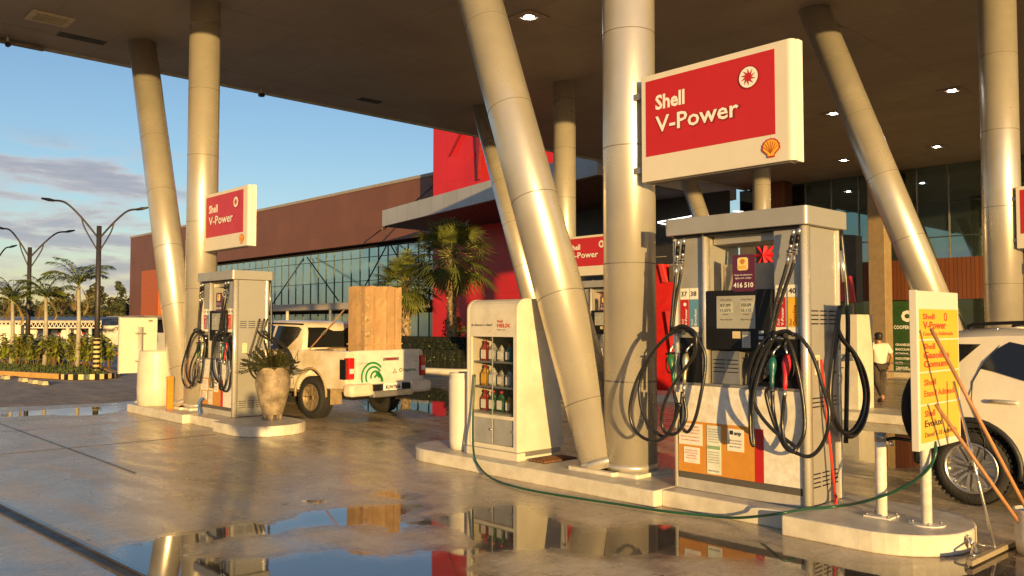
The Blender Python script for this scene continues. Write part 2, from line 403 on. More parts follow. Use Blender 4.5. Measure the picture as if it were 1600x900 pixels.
def wet_patch(x0, x1, y0, y1, c, z):
    nx, ny = int((x1-x0)/c)+1, int((y1-y0)/c)+1; xs = np.linspace(x0, x1, nx); ys = np.linspace(y0, y1, ny); X, Y = np.meshgrid(xs, ys, indexing='ij')
    sd_ = np.full(X.shape, 1e9)
    for p in WATER: sd_ = np.minimum(sd_, sdf(p, X, Y))
    for p in DRY: sd_ = np.maximum(sd_, -sdf(p, X, Y))
    val = np.clip(.5-sd_*(1.0), 0, 1); val = np.where(sd_ > .5, 0, val)
    vs = [(float(a), float(b_), z) for a, b_ in zip(X.ravel(), Y.ravel())]; fs = [(i*ny+j, (i+1)*ny+j, (i+1)*ny+j+1, i*ny+j+1) for i in range(nx-1) for j in range(ny-1)]
    me = bpy.data.meshes.new('puddle_pavement'); me.from_pydata(vs, [], fs); a_ = me.attributes.new('water', 'FLOAT', 'POINT'); a_.data.foreach_set('value', val.ravel().astype(np.float32)); me.materials.append(concrete)
    o = bpy.data.objects.new('puddle_pavement', me); COL.objects.link(o); o['kind'] = 'structure'
wet_patch(.0, 7.6, -1.5, 9.4, .05, .002)
wet_patch(7.65, 13.5, .0, 8.5, .1, .002)
wet_patch(7.6, 14.5, 10.2, 20.0, .1, .002)
wet_patch(1.0, 5.75, 14.5, 17.6, .08, .002)

# slot drain cutting across the forecourt
a0, a1 = at(-120, 735, z=0), at(200, 897, z=0); dd = (a1-a0).normalized(); a1 = a0+dd*14; nn_ = Vector((-dd.y, dd.x, 0))
t = thing('slot_drain', 'long black slot drain with metal lips crossing the wet concrete at the lower left', 'drain', a0)
MB().add([a0+nn_*.035+Vector((0, 0, .006)), a0-nn_*.035+Vector((0, 0, .006)), a1-nn_*.035+Vector((0, 0, .006)), a1+nn_*.035+Vector((0, 0, .006))], [(0, 1, 2, 3)]).build('drain_gap', black, t)
m_ = MB()
for s in (-1, 1): m_.obox((a0+a1)/2+nn_*s*.045+Vector((0, 0, .004)), dd*(a1-a0).length/2, nn_*.008, Vector((0, 0, .007)))
m_.build('drain_lip', mat('rusty_lip', (.09, .07, .055), .5), t)
# joints in the slab
jm = MB()
for y in (12.0, 15.9): jm.box(-12, 5.3, y, y+.014, .0, .0045)
for x in (-2.4, 3.3): jm.box(x, x+.014, 9.5, 17.5, .0, .0055)
for y in (-1.2, 9.6): jm.box(8.2, 12.8, y, y+.018, .0, .0045)
struct('slab_joints', jm, mat('joint_dark', (.075, .058, .045), .5))

# ---------------------------------------------------------------- islands
def island(dx, dy, label, L_=8.45):
    m = MB()
    x0, x1 = 6.03+dx, 7.05+dx
    arc = lambda cx, cy, r, a0, a1, n=8: [(cx+r*math.cos(R(a0+(a1-a0)*k/n)), cy+r*math.sin(R(a0+(a1-a0)*k/n))) for k in range(n+1)]
    p = [(x0, 4.6+dy)]+[(x1, 4.6+dy)]+arc(x1-.5, L_-.5+dy, .5, 0, 90)+arc(x0+.5, L_-.5+dy, .5, 90, 180)
    m.prism(p, .002, .15)
    e = [(6.14+dx, 3.35+dy), (7.02+dx, 3.35+dy), (7.02+dx, 4.6+dy), (6.14+dx, 4.6+dy)]
    m2 = MB().prism(e, .002, .146)
    m3 = MB().prism(arc(6.54+dx, 2.74+dy, .56, 180, 270, 10)+arc(6.56+dx, 2.74+dy, .56, 270, 360, 10)+[(7.12+dx, 3.35+dy), (5.98+dx, 3.35+dy)], .002, .153)
    t = thing('pump_island', label, 'kerb island', (6.7+dx, 4+dy, 0), 'raised pump islands')
    m.build('island_slab', kerb, t, .012); m2.build('middle_slab', kerb, t, .012); m3.build('rounded_nose', kerb, t, .012)
    return t
island(0, 0, 'long cream concrete island under the nearest pump with a rounded nose at its right')
island(-.58, 9.0, 'cream concrete island at the left carrying the big clay pot at its rounded nose', 7.6)
island(7.75, -1.0, 'far cream island behind the nearest pump, crossed by the white car', 8.0)
island(8.0, 8.2, 'far cream island in the shade behind the leaning columns')

# ---------------------------------------------------------------- columns
CEIL = 7.3
def column(name, p0, p1, r, label, group, step=1.17, z0=.9):
    p0, p1 = Vector(p0), Vector(p1); t = thing(name, label, 'column', p0, group)
    MB().cyl(p0, p1, r, n=48, cap=True).build('shaft', silver, t)
    d = (p1-p0).normalized(); Ln = (p1-p0).length; m = MB(); s = z0
    while s < Ln-.3: m.cyl(p0+d*s, p0+d*(s+.008), r+.002, n=48); s += step
    # one long seam down the right of the shaft
    a = Vector((.62, -.78, 0)); a = (a-d*a.dot(d)).normalized(); b_ = d.cross(a)
    m.obox(p0+d*Ln/2+a*(r), d*(Ln/2), b_*.004, a*.0025)
    m.build('joint_seam', seamm, t)
    MB().prism(rrect(p0.x-r-.03, p0.x+r+.03, p0.y-r-.05, p0.y+r+.03, .03), p0.z, p0.z+.035).build('base_plate', kerb, t)
    MB().cyl(p0+d*.035, p0+d*.10, r+.006, n=48).build('base_collar', silver, t)
    return t
CG = 'silver columns holding up the forecourt roof'
cols = [((6.65, 5.36), 'thick silver vertical column between the leaning column and the nearest pump'),
        ((6.08, 14.45), 'silver vertical column behind the left pump with a lit blade sign'),
        ((14.2, 4.2), 'silver vertical column rising behind the white car'),
        ((14.35, 13.5), 'slim far silver vertical column seen left of the nearest leaning column'),
        ((22.5, 13.1), 'most distant silver vertical column, standing under the big hanging sign')]
for (x, y), lb in cols: column('vertical_column', (x, y, .15), (x, y, CEIL+.05), .262, lb, CG)
lean = [((6.58, 5.60), 'silver leaning column sloping up to the left beside the oil display cabinet'),
        ((6.02, 14.74), 'silver leaning column beside the left blade sign, rising against the blue sky'),
        ((14.25, 4.56), 'silver leaning column behind the nearest pump, sloping down to the white car'),
        ((14.38, 13.86), 'far silver leaning column seen in front of the red tower'),
        ((22.5, 13.46), 'most distant silver leaning column, seen below the big hanging sign')]
for (x, y), lb in lean: column('leaning_column', (x, y, .15), (x, y+2.66, CEIL+.07), .262, lb, CG, z0=.7)

# ---------------------------------------------------------------- forecourt roof
roofm = mat('ceiling_panel', (.33, .275, .225), .55, metal=.15, var=.05, scale=.5)
fas = mat('roof_fascia', (.42, .40, .37), .45)
t = thing('forecourt_roof', 'huge flat brown-grey roof over the pumps with panelled underside', 'roof', (14, 10, CEIL))
e = lambda x: 9.9-.78*x
poly = [(-13, 19.05), (-13, 18.6), (-11.2, e(-11.2)), (31, e(31)), (45, e(31)), (45, 19.05)]
MB().prism(poly, CEIL, CEIL+.9).build('roof_deck', roofm, t)
MB().box(-13, 31.6, 19.05, 19.15, CEIL-.04, CEIL+.95).build('fascia', fas, t)
m = MB()
for k in range(38):
    x = -12+1.25*k
    if e(x)+.3 < 18.9: m.box(x, x+.008, max(e(x)+.05, -14), 19.0, CEIL-.002, CEIL+.003)
for k in range(10):
    y = 18.0-3.6*k; xs = (9.9-y)/.78
    m.box(max(xs+.1, -12.5), 44, y, y+.008, CEIL-.0035, CEIL+.002)
m.build('panel_joint', mat('panel_joint', (.25, .21, .17), .6), t)
MB().cyl((-4, 18.93, CEIL-.07), (4.6, 18.93, CEIL-.07), .05).build('edge_conduit', mat('conduit', (.3, .26, .21), .5), t)
# cctv under the edge
for px, py, lb in ((12, 66, 'small black camera under the roof edge at the far left'), (408, 143, 'small dark camera under the roof edge right of the left columns')):
    p = at(px, py, y=18.75); c = thing('security_camera', lb, 'camera', (p.x, 18.75, CEIL), 'cameras under the roof edge')
    MB().cyl((p.x, 18.75, CEIL), (p.x, 18.75, CEIL-.14), .03).build('bracket', fas, c)
    MB().cyl((p.x-.02, 18.62, CEIL-.2), (p.x+.02, 18.86, CEIL-.15), .055, .045).build('housing', black, c)
p = at(78, 28, z=CEIL); c = thing('ceiling_vent', 'pale louvred vent in the roof underside at the upper left', 'vent', (p.x, p.y, CEIL))
MB().box(p.x-.36, p.x+.36, p.y-.3, p.y+.3, CEIL-.03, CEIL-.001).build('frame', mat('vent_cream', (.55, .46, .30), .5), c, .006)
m = MB()
for k in range(5): m.box(p.x-.26, p.x+.26, p.y-.2+.09*k, p.y-.16+.09*k, CEIL-.036, CEIL-.028)
m.build('louvre', mat('vent_slat', (.35, .28, .17), .5), c)
for px, py, w_, lb in ((128, 60, .42, 'black rectangular opening in the roof underside beside the pale vent'), (578, 157, .3, 'small dark opening near the roof edge above the brown building')):
    p = at(px, py, z=CEIL); c = thing('ceiling_opening', lb, 'vent', (p.x, p.y, CEIL))
    MB().box(p.x-w_, p.x+w_, p.y-.13, p.y+.13, CEIL-.012, CEIL-.001).build('cover', black, c)
    MB().box(p.x-w_-.02, p.x+w_+.02, p.y-.15, p.y+.15, CEIL-.008, CEIL-.0005).build('rim', seamm, c)
lampm = mat('lamp_glow', (1, 1, 1), .4, var=0, rvar=0, emit=((1, .97, .9), 45))
lfr = mat('lamp_frame', (.30, .25, .20), .4, metal=.3)
LL = [(10.71, 10.96, 'ceiling light above the leaning column beside the oil cabinet'), (21.66, 7.43, 'ceiling light left of the right edge column, highest of the right-hand group'), (21.71, 10.46, 'ceiling light just right of the big hanging sign'),
      (28.25, 10.19, 'ceiling light right of the sloping far column'), (28.25, 13.26, 'ceiling light nearest below the right end of the big hanging sign'), (28.3, 16.3, 'small ceiling light seen under the big hanging sign'),
      (15.2, 7.5, 'ceiling light above the big hanging sign, hidden by it')]
for x, y, lb in LL:
    c = thing('ceiling_light', 'square recessed white '+lb, 'light', (x, y, CEIL), 'recessed forecourt lights')
    m = MB(); w_ = .27
    for s in (-1, 1):
        m.box(x-w_, x+w_, y+s*.2-.07, y+s*.2+.07, CEIL-.02, CEIL-.001); m.box(x+s*.2-.07, x+s*.2+.07, y-.128, y+.128, CEIL-.019, CEIL-.001)
    m.build('frame', lfr, c)
    MB().box(x-.125, x+.125, y-.125, y+.125, CEIL-.006, CEIL-.002).build('inner_plate', lfr, c); MB().cyl((x, y, CEIL-.016), (x, y, CEIL-.007), .085, n=20).build('diffuser', lampm, c)

# ---------------------------------------------------------------- blade signs
def pecten(m, O, xd, yd, w, n=9):
    pts = []
    for k in range(n*2+1):
        a = R(195-210*k/(n*2)); r = .5*w*(1 if k % 2 else .93); pts.append((r*math.cos(a), r*math.sin(a)*.95))
    pts += [(.2*w, -.34*w), (.2*w, -.46*w), (-.2*w, -.46*w), (-.2*w, -.34*w)]
    O = Vector(O); xd = Vector(xd); yd = Vector(yd)
    m.face([O+xd*a+yd*b for a, b in reversed(pts)])
def emblem(parent, O, xd, yd, w):
    nd = Vector(xd).cross(Vector(yd)); O = Vector(O)
    m = MB(); pecten(m, O+nd*.004, xd, yd, w*1.16); e_ = m.build('shell_emblem', redm, parent)
    m = MB(); pecten(m, O+nd*.007, xd, yd, w*.98); m.build('shell_face', shellyel, e_)
    m = MB(); xd = Vector(xd); yd = Vector(yd)
    for k in range(7):
        a = R(90+(k-3)*24); d = xd*math.cos(a)+yd*math.sin(a); q = nd.cross(d)
        m.face([O+nd*.010+yd*(-.3*w)+q*.008*w, O+nd*.010+yd*(-.3*w)-q*.008*w, O+nd*.010+yd*(-.05*w)+d*.42*w-q*.016*w, O+nd*.010+yd*(-.05*w)+d*.42*w+q*.016*w])
    m.build('shell_rib', redm, e_)
def star_disc(parent, O, xd, yd, r, disc, star):
    nd = Vector(xd).cross(Vector(yd)); O = Vector(O); xd = Vector(xd); yd = Vector(yd)
    m = MB(); m.face([O+nd*.0045+(xd*math.cos(R(a))+yd*math.sin(R(a)))*r*1.12 for a in range(0, 360, 12)]); e_ = m.build('star_badge', darkred, parent)
    m = MB(); m.face([O+nd*.007+(xd*math.cos(R(a))+yd*math.sin(R(a)))*r for a in range(0, 360, 12)]); m.build('badge_disc', disc, e_)
    m = MB(); pts = []
    for k in range(20):
        a = R(18*k+8); rr = r*(.85 if k % 2 == 0 else .36); a += .25 if k % 2 == 0 else 0
        pts.append(O+nd*.010+(xd*math.cos(a)+yd*math.sin(a))*rr)
    m.face(pts); m.build('badge_star', star, e_)
def blade_sign(x0, x1, y0, y1, z0, z1, label):
    """blade standing out from its column towards -y; its lettered face looks to -x"""
    t = thing('blade_sign', label, 'sign', ((x0+x1)/2, y1, z0), 'illuminated blade signs on the columns')
    H = z1-z0; Wd = y1-y0
    MB().prism(rrect(x0, x1, y0+.0, y1, .055, 6, (0, 0, 1, 0)), z0, z1, smooth=False).build('sign_box', signw, t, .004)
    MB().box(x0+.075, x1+.005, y0-.006, y0+.02, z0-.004, z1+.004).build('end_cap', mat('sign_end', (.78, .74, .66), .35), t, .003)
    MB().box(x0+.03, x1-.03, y0+.05, y1-.03, z0-.012, z0-.001).build('underside', seamm, t)
    ya, yb = y0+Wd*.105, y1-Wd*.035; za, zb = z0+H*.235, z1-H*.055
    f = MB().box(x0-.003, x0, ya, yb, za, zb).build('red_panel', redm, t)
    X = (0, -1, 0); Z = (0, 0, 1); xf = x0-.004; PW = yb-ya; PH = zb-za
    text('Shell', inkw, t, (xf, yb-PW*.085, za+PH*.60), X, Z, PH*.19, w=PW*.245, bold=.03)
    text('V-Power', darkred, t, (xf, yb-PW*.075, za+PH*.29), X, Z, PH*.225, w=PW*.69, bold=.042, depth=.001)
    text('V-Power', inkw, t, (xf, yb-PW*.085, za+PH*.30), X, Z, PH*.215, w=PW*.66, bold=.016, depth=.004)
    star_disc(t, (xf, ya+PW*.18, za+PH*.735), X, Z, PH*.125, inkw, redm)
    emblem(t, (xf, ya+PW*.03, z0+H*.125), X, Z, H*.15)
    m = MB().box((x0+x1)/2-.05, (x0+x1)/2+.05, y1-.01, y1+.12, z0+.1, z0+.16); m.box((x0+x1)/2-.05, (x0+x1)/2+.05, y1-.01, y1+.12, z1-.2, z1-.14); m.build('bracket', steel, t)
    return t
blade_sign(6.45, 6.60, 3.45, 5.04, 2.99, 4.02, 'big red and white blade sign with a star badge above the nearest pump')
blade_sign(6.00, 6.13, 12.50, 14.15, 2.86, 3.83, 'red and white blade sign on the left column above the left pump')
blade_sign(14.1, 14.24, 11.75, 13.26, 2.70, 3.60, 'distant red and white blade sign seen between the leaning and the thick column')
blade_sign(14.0, 14.14, 2.35, 3.95, 2.74, 3.66, 'red blade sign cut off by the right edge of the picture')

# ---------------------------------------------------------------- fuel pumps
def nozzle(parent, B, T, m, r=.024, side=1):
    """dispenser nozzle, hose end B at the bottom, spout tucked up into its pocket at T"""
    B, T = Vector(B), Vector(T); d = (T-B); Ln = d.length; d.normalize(); q = Vector((0, -side, 0)); q = (q-d*q.dot(d)).normalized()
    P = [B, B+d*Ln*.18, B+d*Ln*.36, B+d*Ln*.55, B+d*Ln*.72, B+d*Ln*.86, T]
    o = MB().tube(P, [r*.62, r*.8, r*.85, r*1.25, r*1.55, r*1.35, r*.7], 12).build('nozzle', m, parent)
    m2 = MB().tube([T-d*.02, T+d*.03+q*.01, T+d*.07+q*.035+Vector((.02, 0, 0)), T+d*.10+q*.05+Vector((.06, 0, 0))], .0095, 8)
    m2.cyl(B-d*.07, B+d*.005, r*.62, r*.66, n=12); m2.cyl(B-d*.045, B-d*.03, r*.8, n=12)
    m2.build('spout', chrome, o)
    g_ = MB().tube(spline([B+d*Ln*.3-q*r*.6, B+d*Ln*.38-q*r*2.2, B+d*Ln*.62-q*r*2.7, B+d*Ln*.84-q*r*2.0, B+d*Ln*.9-q*r*.8], 4), .0065, 6)
    g_.lathe([(r*.5, -.004), (r*2.1, 0), (r*2.1, .006), (r*.5, .01)], T-d*.005, 16, ax=d.to_track_quat('Z', 'Y').to_matrix())
    g_.build('lever_guard', black, o)
    return o
def pump():
    t = thing('fuel_pump', 'nearest silver fuel pump, hoses numbered 37 to 40, with an orange and white lower panel', 'fuel pump', (6.7, 3.95, .15), 'silver fuel pumps')
    X = (0, -1, 0); Z = (0, 0, 1)
    MB().box(6.36, 6.89, 3.36, 4.56, .15, 1.075).build('lower_body', pumpgrey, t, .008)
    MB().box(6.34, 6.91, 3.34, 4.58, .15, .245).build('plinth', mat('plinth_grey', (.45, .42, .37), .5, var=.12), t, .004)
    MB().box(6.338, 6.36, 3.37, 4.55, .245, .30).build('kick_strip', mat('kick_dark', (.10, .09, .075), .5), t)
    MB().box(6.34, 6.36, 3.355, 4.56, .302, 1.075).build('front_panel', pumpwhite, t, .003)
    MB().box(6.337, 6.3405, 3.785, 4.555, .302, .755).build('orange_panel', orange, t)
    MB().box(6.3365, 6.3402, 3.70, 3.784, .302, .745).build('red_stripe', redm, t)
    MB().box(6.33, 6.89, 3.35, 4.57, 1.076, 1.10).build('shelf', steel, t, .004)
    # tall side frames and rounded corner trims
    MB().box(6.36, 6.88, 3.335, 3.60, 1.10, 2.42).build('right_tower', pumpgrey, t, .006)
    MB().box(6.36, 6.88, 4.25, 4.57, 1.10, 2.42).build('left_tower', pumpgrey, t, .006)
    MB().box(6.40, 6.90, 3.312, 3.335, .16, 2.42).build('side_panel', pumpgrey, t, .004)
    m = MB().prism(rrect(6.325, 6.40, 3.295, 3.352, .028, 6, (0, 0, 1, 0)), .155, 2.42, smooth=True); m.build('corner_trim', pumpedge, t)
    m = MB().prism(rrect(6.33, 6.40, 4.245, 4.29, .02, 5, (0, 0, 1, 0)), 1.10, 2.42, smooth=True); m.build('corner_trim', pumpedge, t)
    m = MB().prism(rrect(6.33, 6.38, 4.565, 4.60, .015, 4), .155, 2.42, smooth=True); m.build('corner_trim', pumpedge, t)
    MB().box(6.885, 6.925, 3.30, 3.36, .16, 2.42).build('rear_trim', pumpedge, t, .006)
    MB().prism(rrect(6.27, 6.99, 3.255, 4.645, .035, 5), 2.425, 2.575, smooth=False).build('canopy', pumpgrey, t, .004)
    MB().box(6.33, 6.89, 3.32, 4.59, 2.40, 2.425).build('canopy_gasket', black, t)
    m = MB()
    for y in (3.75, 4.45): m.tube([(6.62, y, 2.575), (6.62, y-.02, 2.60), (6.62, y, 2.618), (6.62, y+.02, 2.60), (6.62, y, 2.575)], .005, 6)
    m.build('lifting_eye', chrome, t)
    # beige header box between the towers
    MB().box(6.45, 6.86, 3.61, 4.24, 2.33, 2.405).build('header_box', pumpgrey, t, .004)
    MB().box(6.62, 6.66, 3.61, 4.24, 1.90, 2.16).build('inner_screen', mat('inner_panel', (.50, .44, .36), .4, metal=.2), t)
    # vents on the side
    for zs_ in ((1.62, 1.655, 1.69, 1.725), (.945, .98, 1.015), (.30, .335, .37, .405)):
        m = MB()
        for z in zs_:
            for k in range(3): m.box(6.43+.15*k, 6.55+.15*k, 3.309, 3.3125, z, z+.010)
        m.build('vent_grille', black, t)
    m = MB()
    for z in (1.30, 1.22): m.cyl((6.82, 3.305, z), (6.82, 3.313, z), .012, n=10)
    m.build('lock', black, t)
    # display head
    d = MB().box(6.325, 6.80, 3.61, 4.24, 1.40, 1.915).build('display_head', black, t, .008)
    MB().box(6.3215, 6.326, 3.755, 4.13, 1.585, 1.865).build('screen', mat('lcd', (.36, .35, .30), .25), d)
    for y, a, c in ((4.10, '87,09', '15,073'), (3.90, '250,09', '33,112')):
        MB().box(6.3195, 6.3213, y-.13, y, 1.72, 1.81).build('readout', mat('lcd_light', (.46, .46, .38), .3), d)
        text(a, inkk, d, (6.319, y-.012, 1.772), X, Z, .028, w=.10, name='digits')
        text(c, inkk, d, (6.319, y-.012, 1.727), X, Z, .028, w=.10, name='digits')
        text('TOTAL A PAGAR', inkk, d, (6.321, y-.01, 1.826), X, Z, .012, w=.11, name='digits')
        text('LITROS', inkk, d, (6.321, y-.03, 1.70), X, Z, .011, w=.06, name='digits')
        text('PREÇO POR LITRO', inkk, d, (6.321, y-.01, 1.655), X, Z, .012, w=.12, name='digits')
    MB().box(6.3205, 6.326, 3.80, 3.885, 1.42, 1.56).build('keypad', steel, d, .003)
    m = MB()
    for i in range(3):
        for j in range(5): m.box(6.318, 6.3205, 3.808+.025*i, 3.826+.025*i, 1.43+.021*j, 1.445+.021*j)
    m.build('key', mat('key_light', (.5, .48, .43), .4), d)
    MB().box(6.322, 6.326, 3.90, 3.975, 1.50, 1.56).build('sticker', mat('sticker_cream', (.66, .52, .30), .5), d)
    for z in (1.51, 1.455, 1.555): MB().box(6.322, 6.326, 3.68, 3.725, z-.016, z+.012).build('button', mat('button_grey', (.42, .45, .47), .4), d, .002)
    # grille box and rear hoses under the display
    MB().box(6.40, 6.78, 3.95, 4.24, 1.10, 1.39).build('grille_box', steel, t, .004)
    m = MB()
    for k in range(4):
        m.box(6.397, 6.4005, 3.97, 4.08, 1.20+.035*k, 1.208+.035*k); m.box(6.397, 6.4005, 4.10, 4.22, 1.20+.035*k, 1.208+.035*k)
    m.build('grille_slot', black, t)
    m = MB()
    for k in range(2): m.tube(spline([(6.8, 3.83+.05*k, 1.42), (6.8, 3.80+.04*k, 1.32), (6.8, 3.83+.04*k, 1.2), (6.8, 3.93+.03*k, 1.11)], 6), .015, 8)
    m.build('rear_hose', rubber, t)
    w_ = MB().box(6.85, 6.87, 3.62, 4.0, 1.16, 1.38).build('rear_notice', paper, t); MB().box(6.846, 6.85, 3.68, 3.95, 1.29, 1.35).build('red_label', redm, w_)
    # pockets
    MB().box(6.345, 6.5, 4.285, 4.54, 1.102, 1.50).build('nozzle_pocket', black, t, .006)
    MB().box(6.345, 6.5, 3.36, 3.60, 1.102, 1.50).build('nozzle_pocket', black, t, .006)
    # product labels
    def lab(y, num, col, brand, txt, ink, inkt):
        o = MB().box(6.356, 6.3605, y-.088, y, 1.845, 1.945).build('number_label', paper, t)
        text(num, inkk, o, (6.355, y-.012, 1.874), X, Z, .045, w=.064, bold=.015, name='number')
        o = MB().box(6.356, 6.3605, y-.088, y, 1.60, 1.842).build('product_label', col, t)
        text(brand, inkt, o, (6.355, y-.036, 1.610), Z, (0, 1, 0), .022, w=.055)
        text(txt, inkt, o, (6.355, y-.074, 1.610), Z, (0, 1, 0), .026, w=.15 if len(txt) < 8 else .17, bold=.02)
        if txt == 'V-Power':
            m_ = MB(); m_.face([(6.354, y-.05+.017*math.cos(R(a)), 1.80+.017*math.sin(R(a))) for a in range(360, 0, -24)]); m_.build('round_mark', inkw, o)
        MB().box(6.356, 6.3605, y-.088, y, 1.553, 1.597).build('footer_label', paper, t)
    bluem = mat('label_blue', (.10, .28, .42), .4)
    lab(4.535, '37', redm, 'Shell', 'V-Power', inkw, inkw); lab(4.435, '38', bluem, 'Shell', 'Evolux', inkw, inkw)
    lab(3.585, '39', redm, 'Shell', 'V-Power', inkw, inkw); lab(3.475, '40', mat('label_yellow', (.78, .46, .04), .4), 'Shell', 'Gasolina', inkk, darkred)
    # loyalty sign between the towers
    s = MB().prism(rrect(3.755, 3.965, 1.90, 2.215, .02), 6.318, 6.328, tf=lambda a, b, c: (c, a, b)).build('code_sign', mat('purple_board', (.10, .018, .05), .4), t)
    MB().prism(rrect(3.815, 3.915, 2.08, 2.19, .02), 6.315, 6.3185, tf=lambda a, b, c: (c, a, b)).build('code_badge', mat('badge_cream', (.80, .60, .22), .4), s)
    m = MB(); pecten(m, (6.313, 3.865, 2.155), X, Z, .05); m.build('badge_mark', mat('badge_ochre', (.5, .2, .03), .4), s)
    text('BOX', shellyel, s, (6.3145, 3.865, 2.092), X, Z, .028, w=.07, bold=.02, anchor='c')
    text('Antes de abastecer,', inkw, s, (6.317, 3.86, 2.035), X, Z, .016, w=.175, anchor='c'); text('digite este código:', inkw, s, (6.317, 3.86, 2.008), X, Z, .016, w=.16, anchor='c')
    text('416 510', inkw, s, (6.317, 3.86, 1.935), X, Z, .042, w=.19, bold=.025, anchor='c')
    # notices on the orange panel
    def notice(y0, y1, z0, z1, col=paper, lines=(), ink=inkr, head=None):
        o = MB().box(6.3325, 6.3365, y0, y1, z0, z1).build('notice', col, t)
        for z, h, w__, tx in lines: text(tx, ink, o, (6.332, (y0+y1)/2, z), X, Z, h, w=w__, anchor='c')
        return o
    notice(4.30, 4.545, .545, .735, lines=((.70, .014, .19, 'ATENÇÃO É PROIBIDO'), (.672, .014, .20, 'ENCHER TANQUE ALÉM'), (.644, .014, .19, 'DO AUTOMÁTICO'), (.61, .012, .2, 'RISCO À SAÚDE E'), (.58, .012, .19, 'AO MEIO AMBIENTE')))
    notice(4.33, 4.495, .385, .525, lines=((.49, .013, .13, 'O PODERÁ CONTER'), (.467, .013, .14, 'PRODUTO NOCIVO'), (.444, .013, .10, 'CANCERÍGENO'), (.421, .013, .11, 'PARA A SAÚDE'), (.40, .006, .06, 'informe-se')))
    notice(4.11, 4.25, .315, .735, mat('notice_green_white', (.72, .74, .62), .5), lines=tuple((.70-.022*k, .010, .11, 'Gasolina comum aditivada tipo C') for k in range(6))+tuple((.50-.022*k, .010, .11, 'Etanol hidratado combustível') for k in range(5))+((.335, .014, .11, '0800 970 0267'),), ink=inkk)
    MB().box(6.331, 6.333, 4.115, 4.245, .53, .56).build('green_band', mat('band_green', (.25, .38, .22), .5), t)
    n_ = notice(3.885, 4.045, .535, .725, lines=((.62, .013, .13, 'AGÊNCIA NACIONAL'), (.595, .013, .13, 'DO PETRÓLEO'), (.567, .012, .11, '0800 970 0267')), ink=inkk)
    MB().box(6.331, 6.333, 3.985, 4.02, .675, .71).build('notice_mark', inkk, n_); text('anp', inkk, n_, (6.332, 3.975, .675), X, Z, .035, w=.07, bold=.03)
    o = MB().box(6.98-.5, 6.98-.42, 3.3085, 3.312, 1.21, 1.37).build('side_sticker', mat('side_sticker', (.72, .64, .42), .5), t)
    for k in range(5): text('Lacre do posto', inkk, o, (6.487, 3.308, 1.34-.025*k), (1, 0, 0), Z, .009, w=.06)
    # hoses traced in the plane in front of the face
    def hz(pts, x=6.2, amp=.02, n=6, r=.0155):
        P = [at(px, py, x=x+amp*math.sin(i*1.7)) for i, (px, py) in enumerate(pts)]
        return MB().tube(spline(P, n), r, 8)
    H = [([(1088, 530), (1077, 518), (1058, 518), (1041, 527), (1021, 549), (1001, 581), (988, 615), (984, 647), (992, 672), (1009, 686), (1028, 688), (1043, 678), (1055, 655), (1062, 630)], 6.17),
         ([(1082, 524), (1070, 514), (1050, 520), (1030, 538), (1011, 565), (1000, 598), (1001, 632), (1011, 659), (1028, 678), (1042, 681), (1053, 660), (1057, 634), (1053, 612)], 6.20),
         ([(1048, 520), (1060, 512), (1078, 514), (1090, 530), (1100, 549), (1102, 573), (1096, 612), (1087, 652), (1076, 674), (1067, 669), (1064, 647), (1066, 612)], 6.23),
         ([(1052, 515), (1066, 509), (1084, 518), (1088, 534), (1084, 556), (1065, 583), (1046, 612), (1035, 642), (1035, 666), (1043, 678), (1058, 676), (1070, 659), (1072, 642), (1068, 620)], 6.15),
         ([(1199, 542), (1208, 527), (1228, 520), (1252, 529), (1271, 559), (1284, 599), (1295, 639), (1293, 673), (1281, 700), (1265, 713), (1247, 709), (1228, 697), (1209, 660), (1197, 615), (1205, 606)], 6.17),
         ([(1240, 524), (1228, 517), (1204, 525), (1183, 548), (1172, 580), (1173, 612), (1185, 644), (1207, 671), (1228, 687), (1243, 699), (1238, 706), (1226, 690), (1222, 660), (1224, 634), (1226, 618)], 6.14),
         ([(1200, 535), (1216, 522), (1233, 535), (1244, 569), (1252, 607), (1257, 649), (1255, 681), (1241, 704), (1228, 700), (1216, 676), (1208, 640), (1207, 610)], 6.20),
         ([(1212, 522), (1197, 553), (1185, 588), (1177, 625), (1176, 671), (1178, 695), (1174, 690), (1172, 660), (1174, 612), (1186, 560), (1206, 528)], 6.12)]
    for p_, x_ in H: hz(p_, x_, .012).build('hose', rubber, t)
    for p_, x_ in (([(1069, 374), (1064, 425), (1056, 470), (1050, 522)], 6.29), ([(1060, 376), (1056, 430), (1051, 480), (1048, 520)], 6.275),
                   ([(1249, 358), (1240, 410), (1224, 458), (1210, 505), (1199, 545)], 6.22), ([(1240, 360), (1230, 412), (1216, 460), (1206, 505), (1200, 538)], 6.19)):
        hz(p_, x_, 0).build('hose', rubber, t)
        a, b_ = at(*p_[0], x=x_), at(*p_[1], x=x_)
        MB().cyl(a.lerp(b_, -.03), a.lerp(b_, .16), .016, n=12).build('swivel_fitting', chrome, t)
        MB().cyl(a.lerp(b_, .42), a.lerp(b_, .52), .017, n=12).cyl(a.lerp(b_, .50), a.lerp(b_, .60), .013, n=12).cyl(a.lerp(b_, .58), a.lerp(b_, .76), .022, .019, n=12).cyl(a.lerp(b_, .75), a.lerp(b_, 1.02), .016, n=12).build('swivel_fitting', chrome, t)
        MB().cyl(a.lerp(b_, .16), a.lerp(b_, .42), .0175, n=12).build('fitting_sleeve', black, t)
        MB().cyl(a.lerp(b_, .63), a.lerp(b_, .67), .0235, n=12).build('fitting_sleeve', black, t)
    for px_, py_, xx in ((1068, 520, 6.15), (1228, 524, 6.10)): MB().cyl(at(px_, py_, x=xx), at(px_, py_, x=6.36), .02).build('hose_hook', black, t)
    nozzle(t, at(1053, 596, x=6.27), at(1047, 552, x=6.30), green, .023, 1)
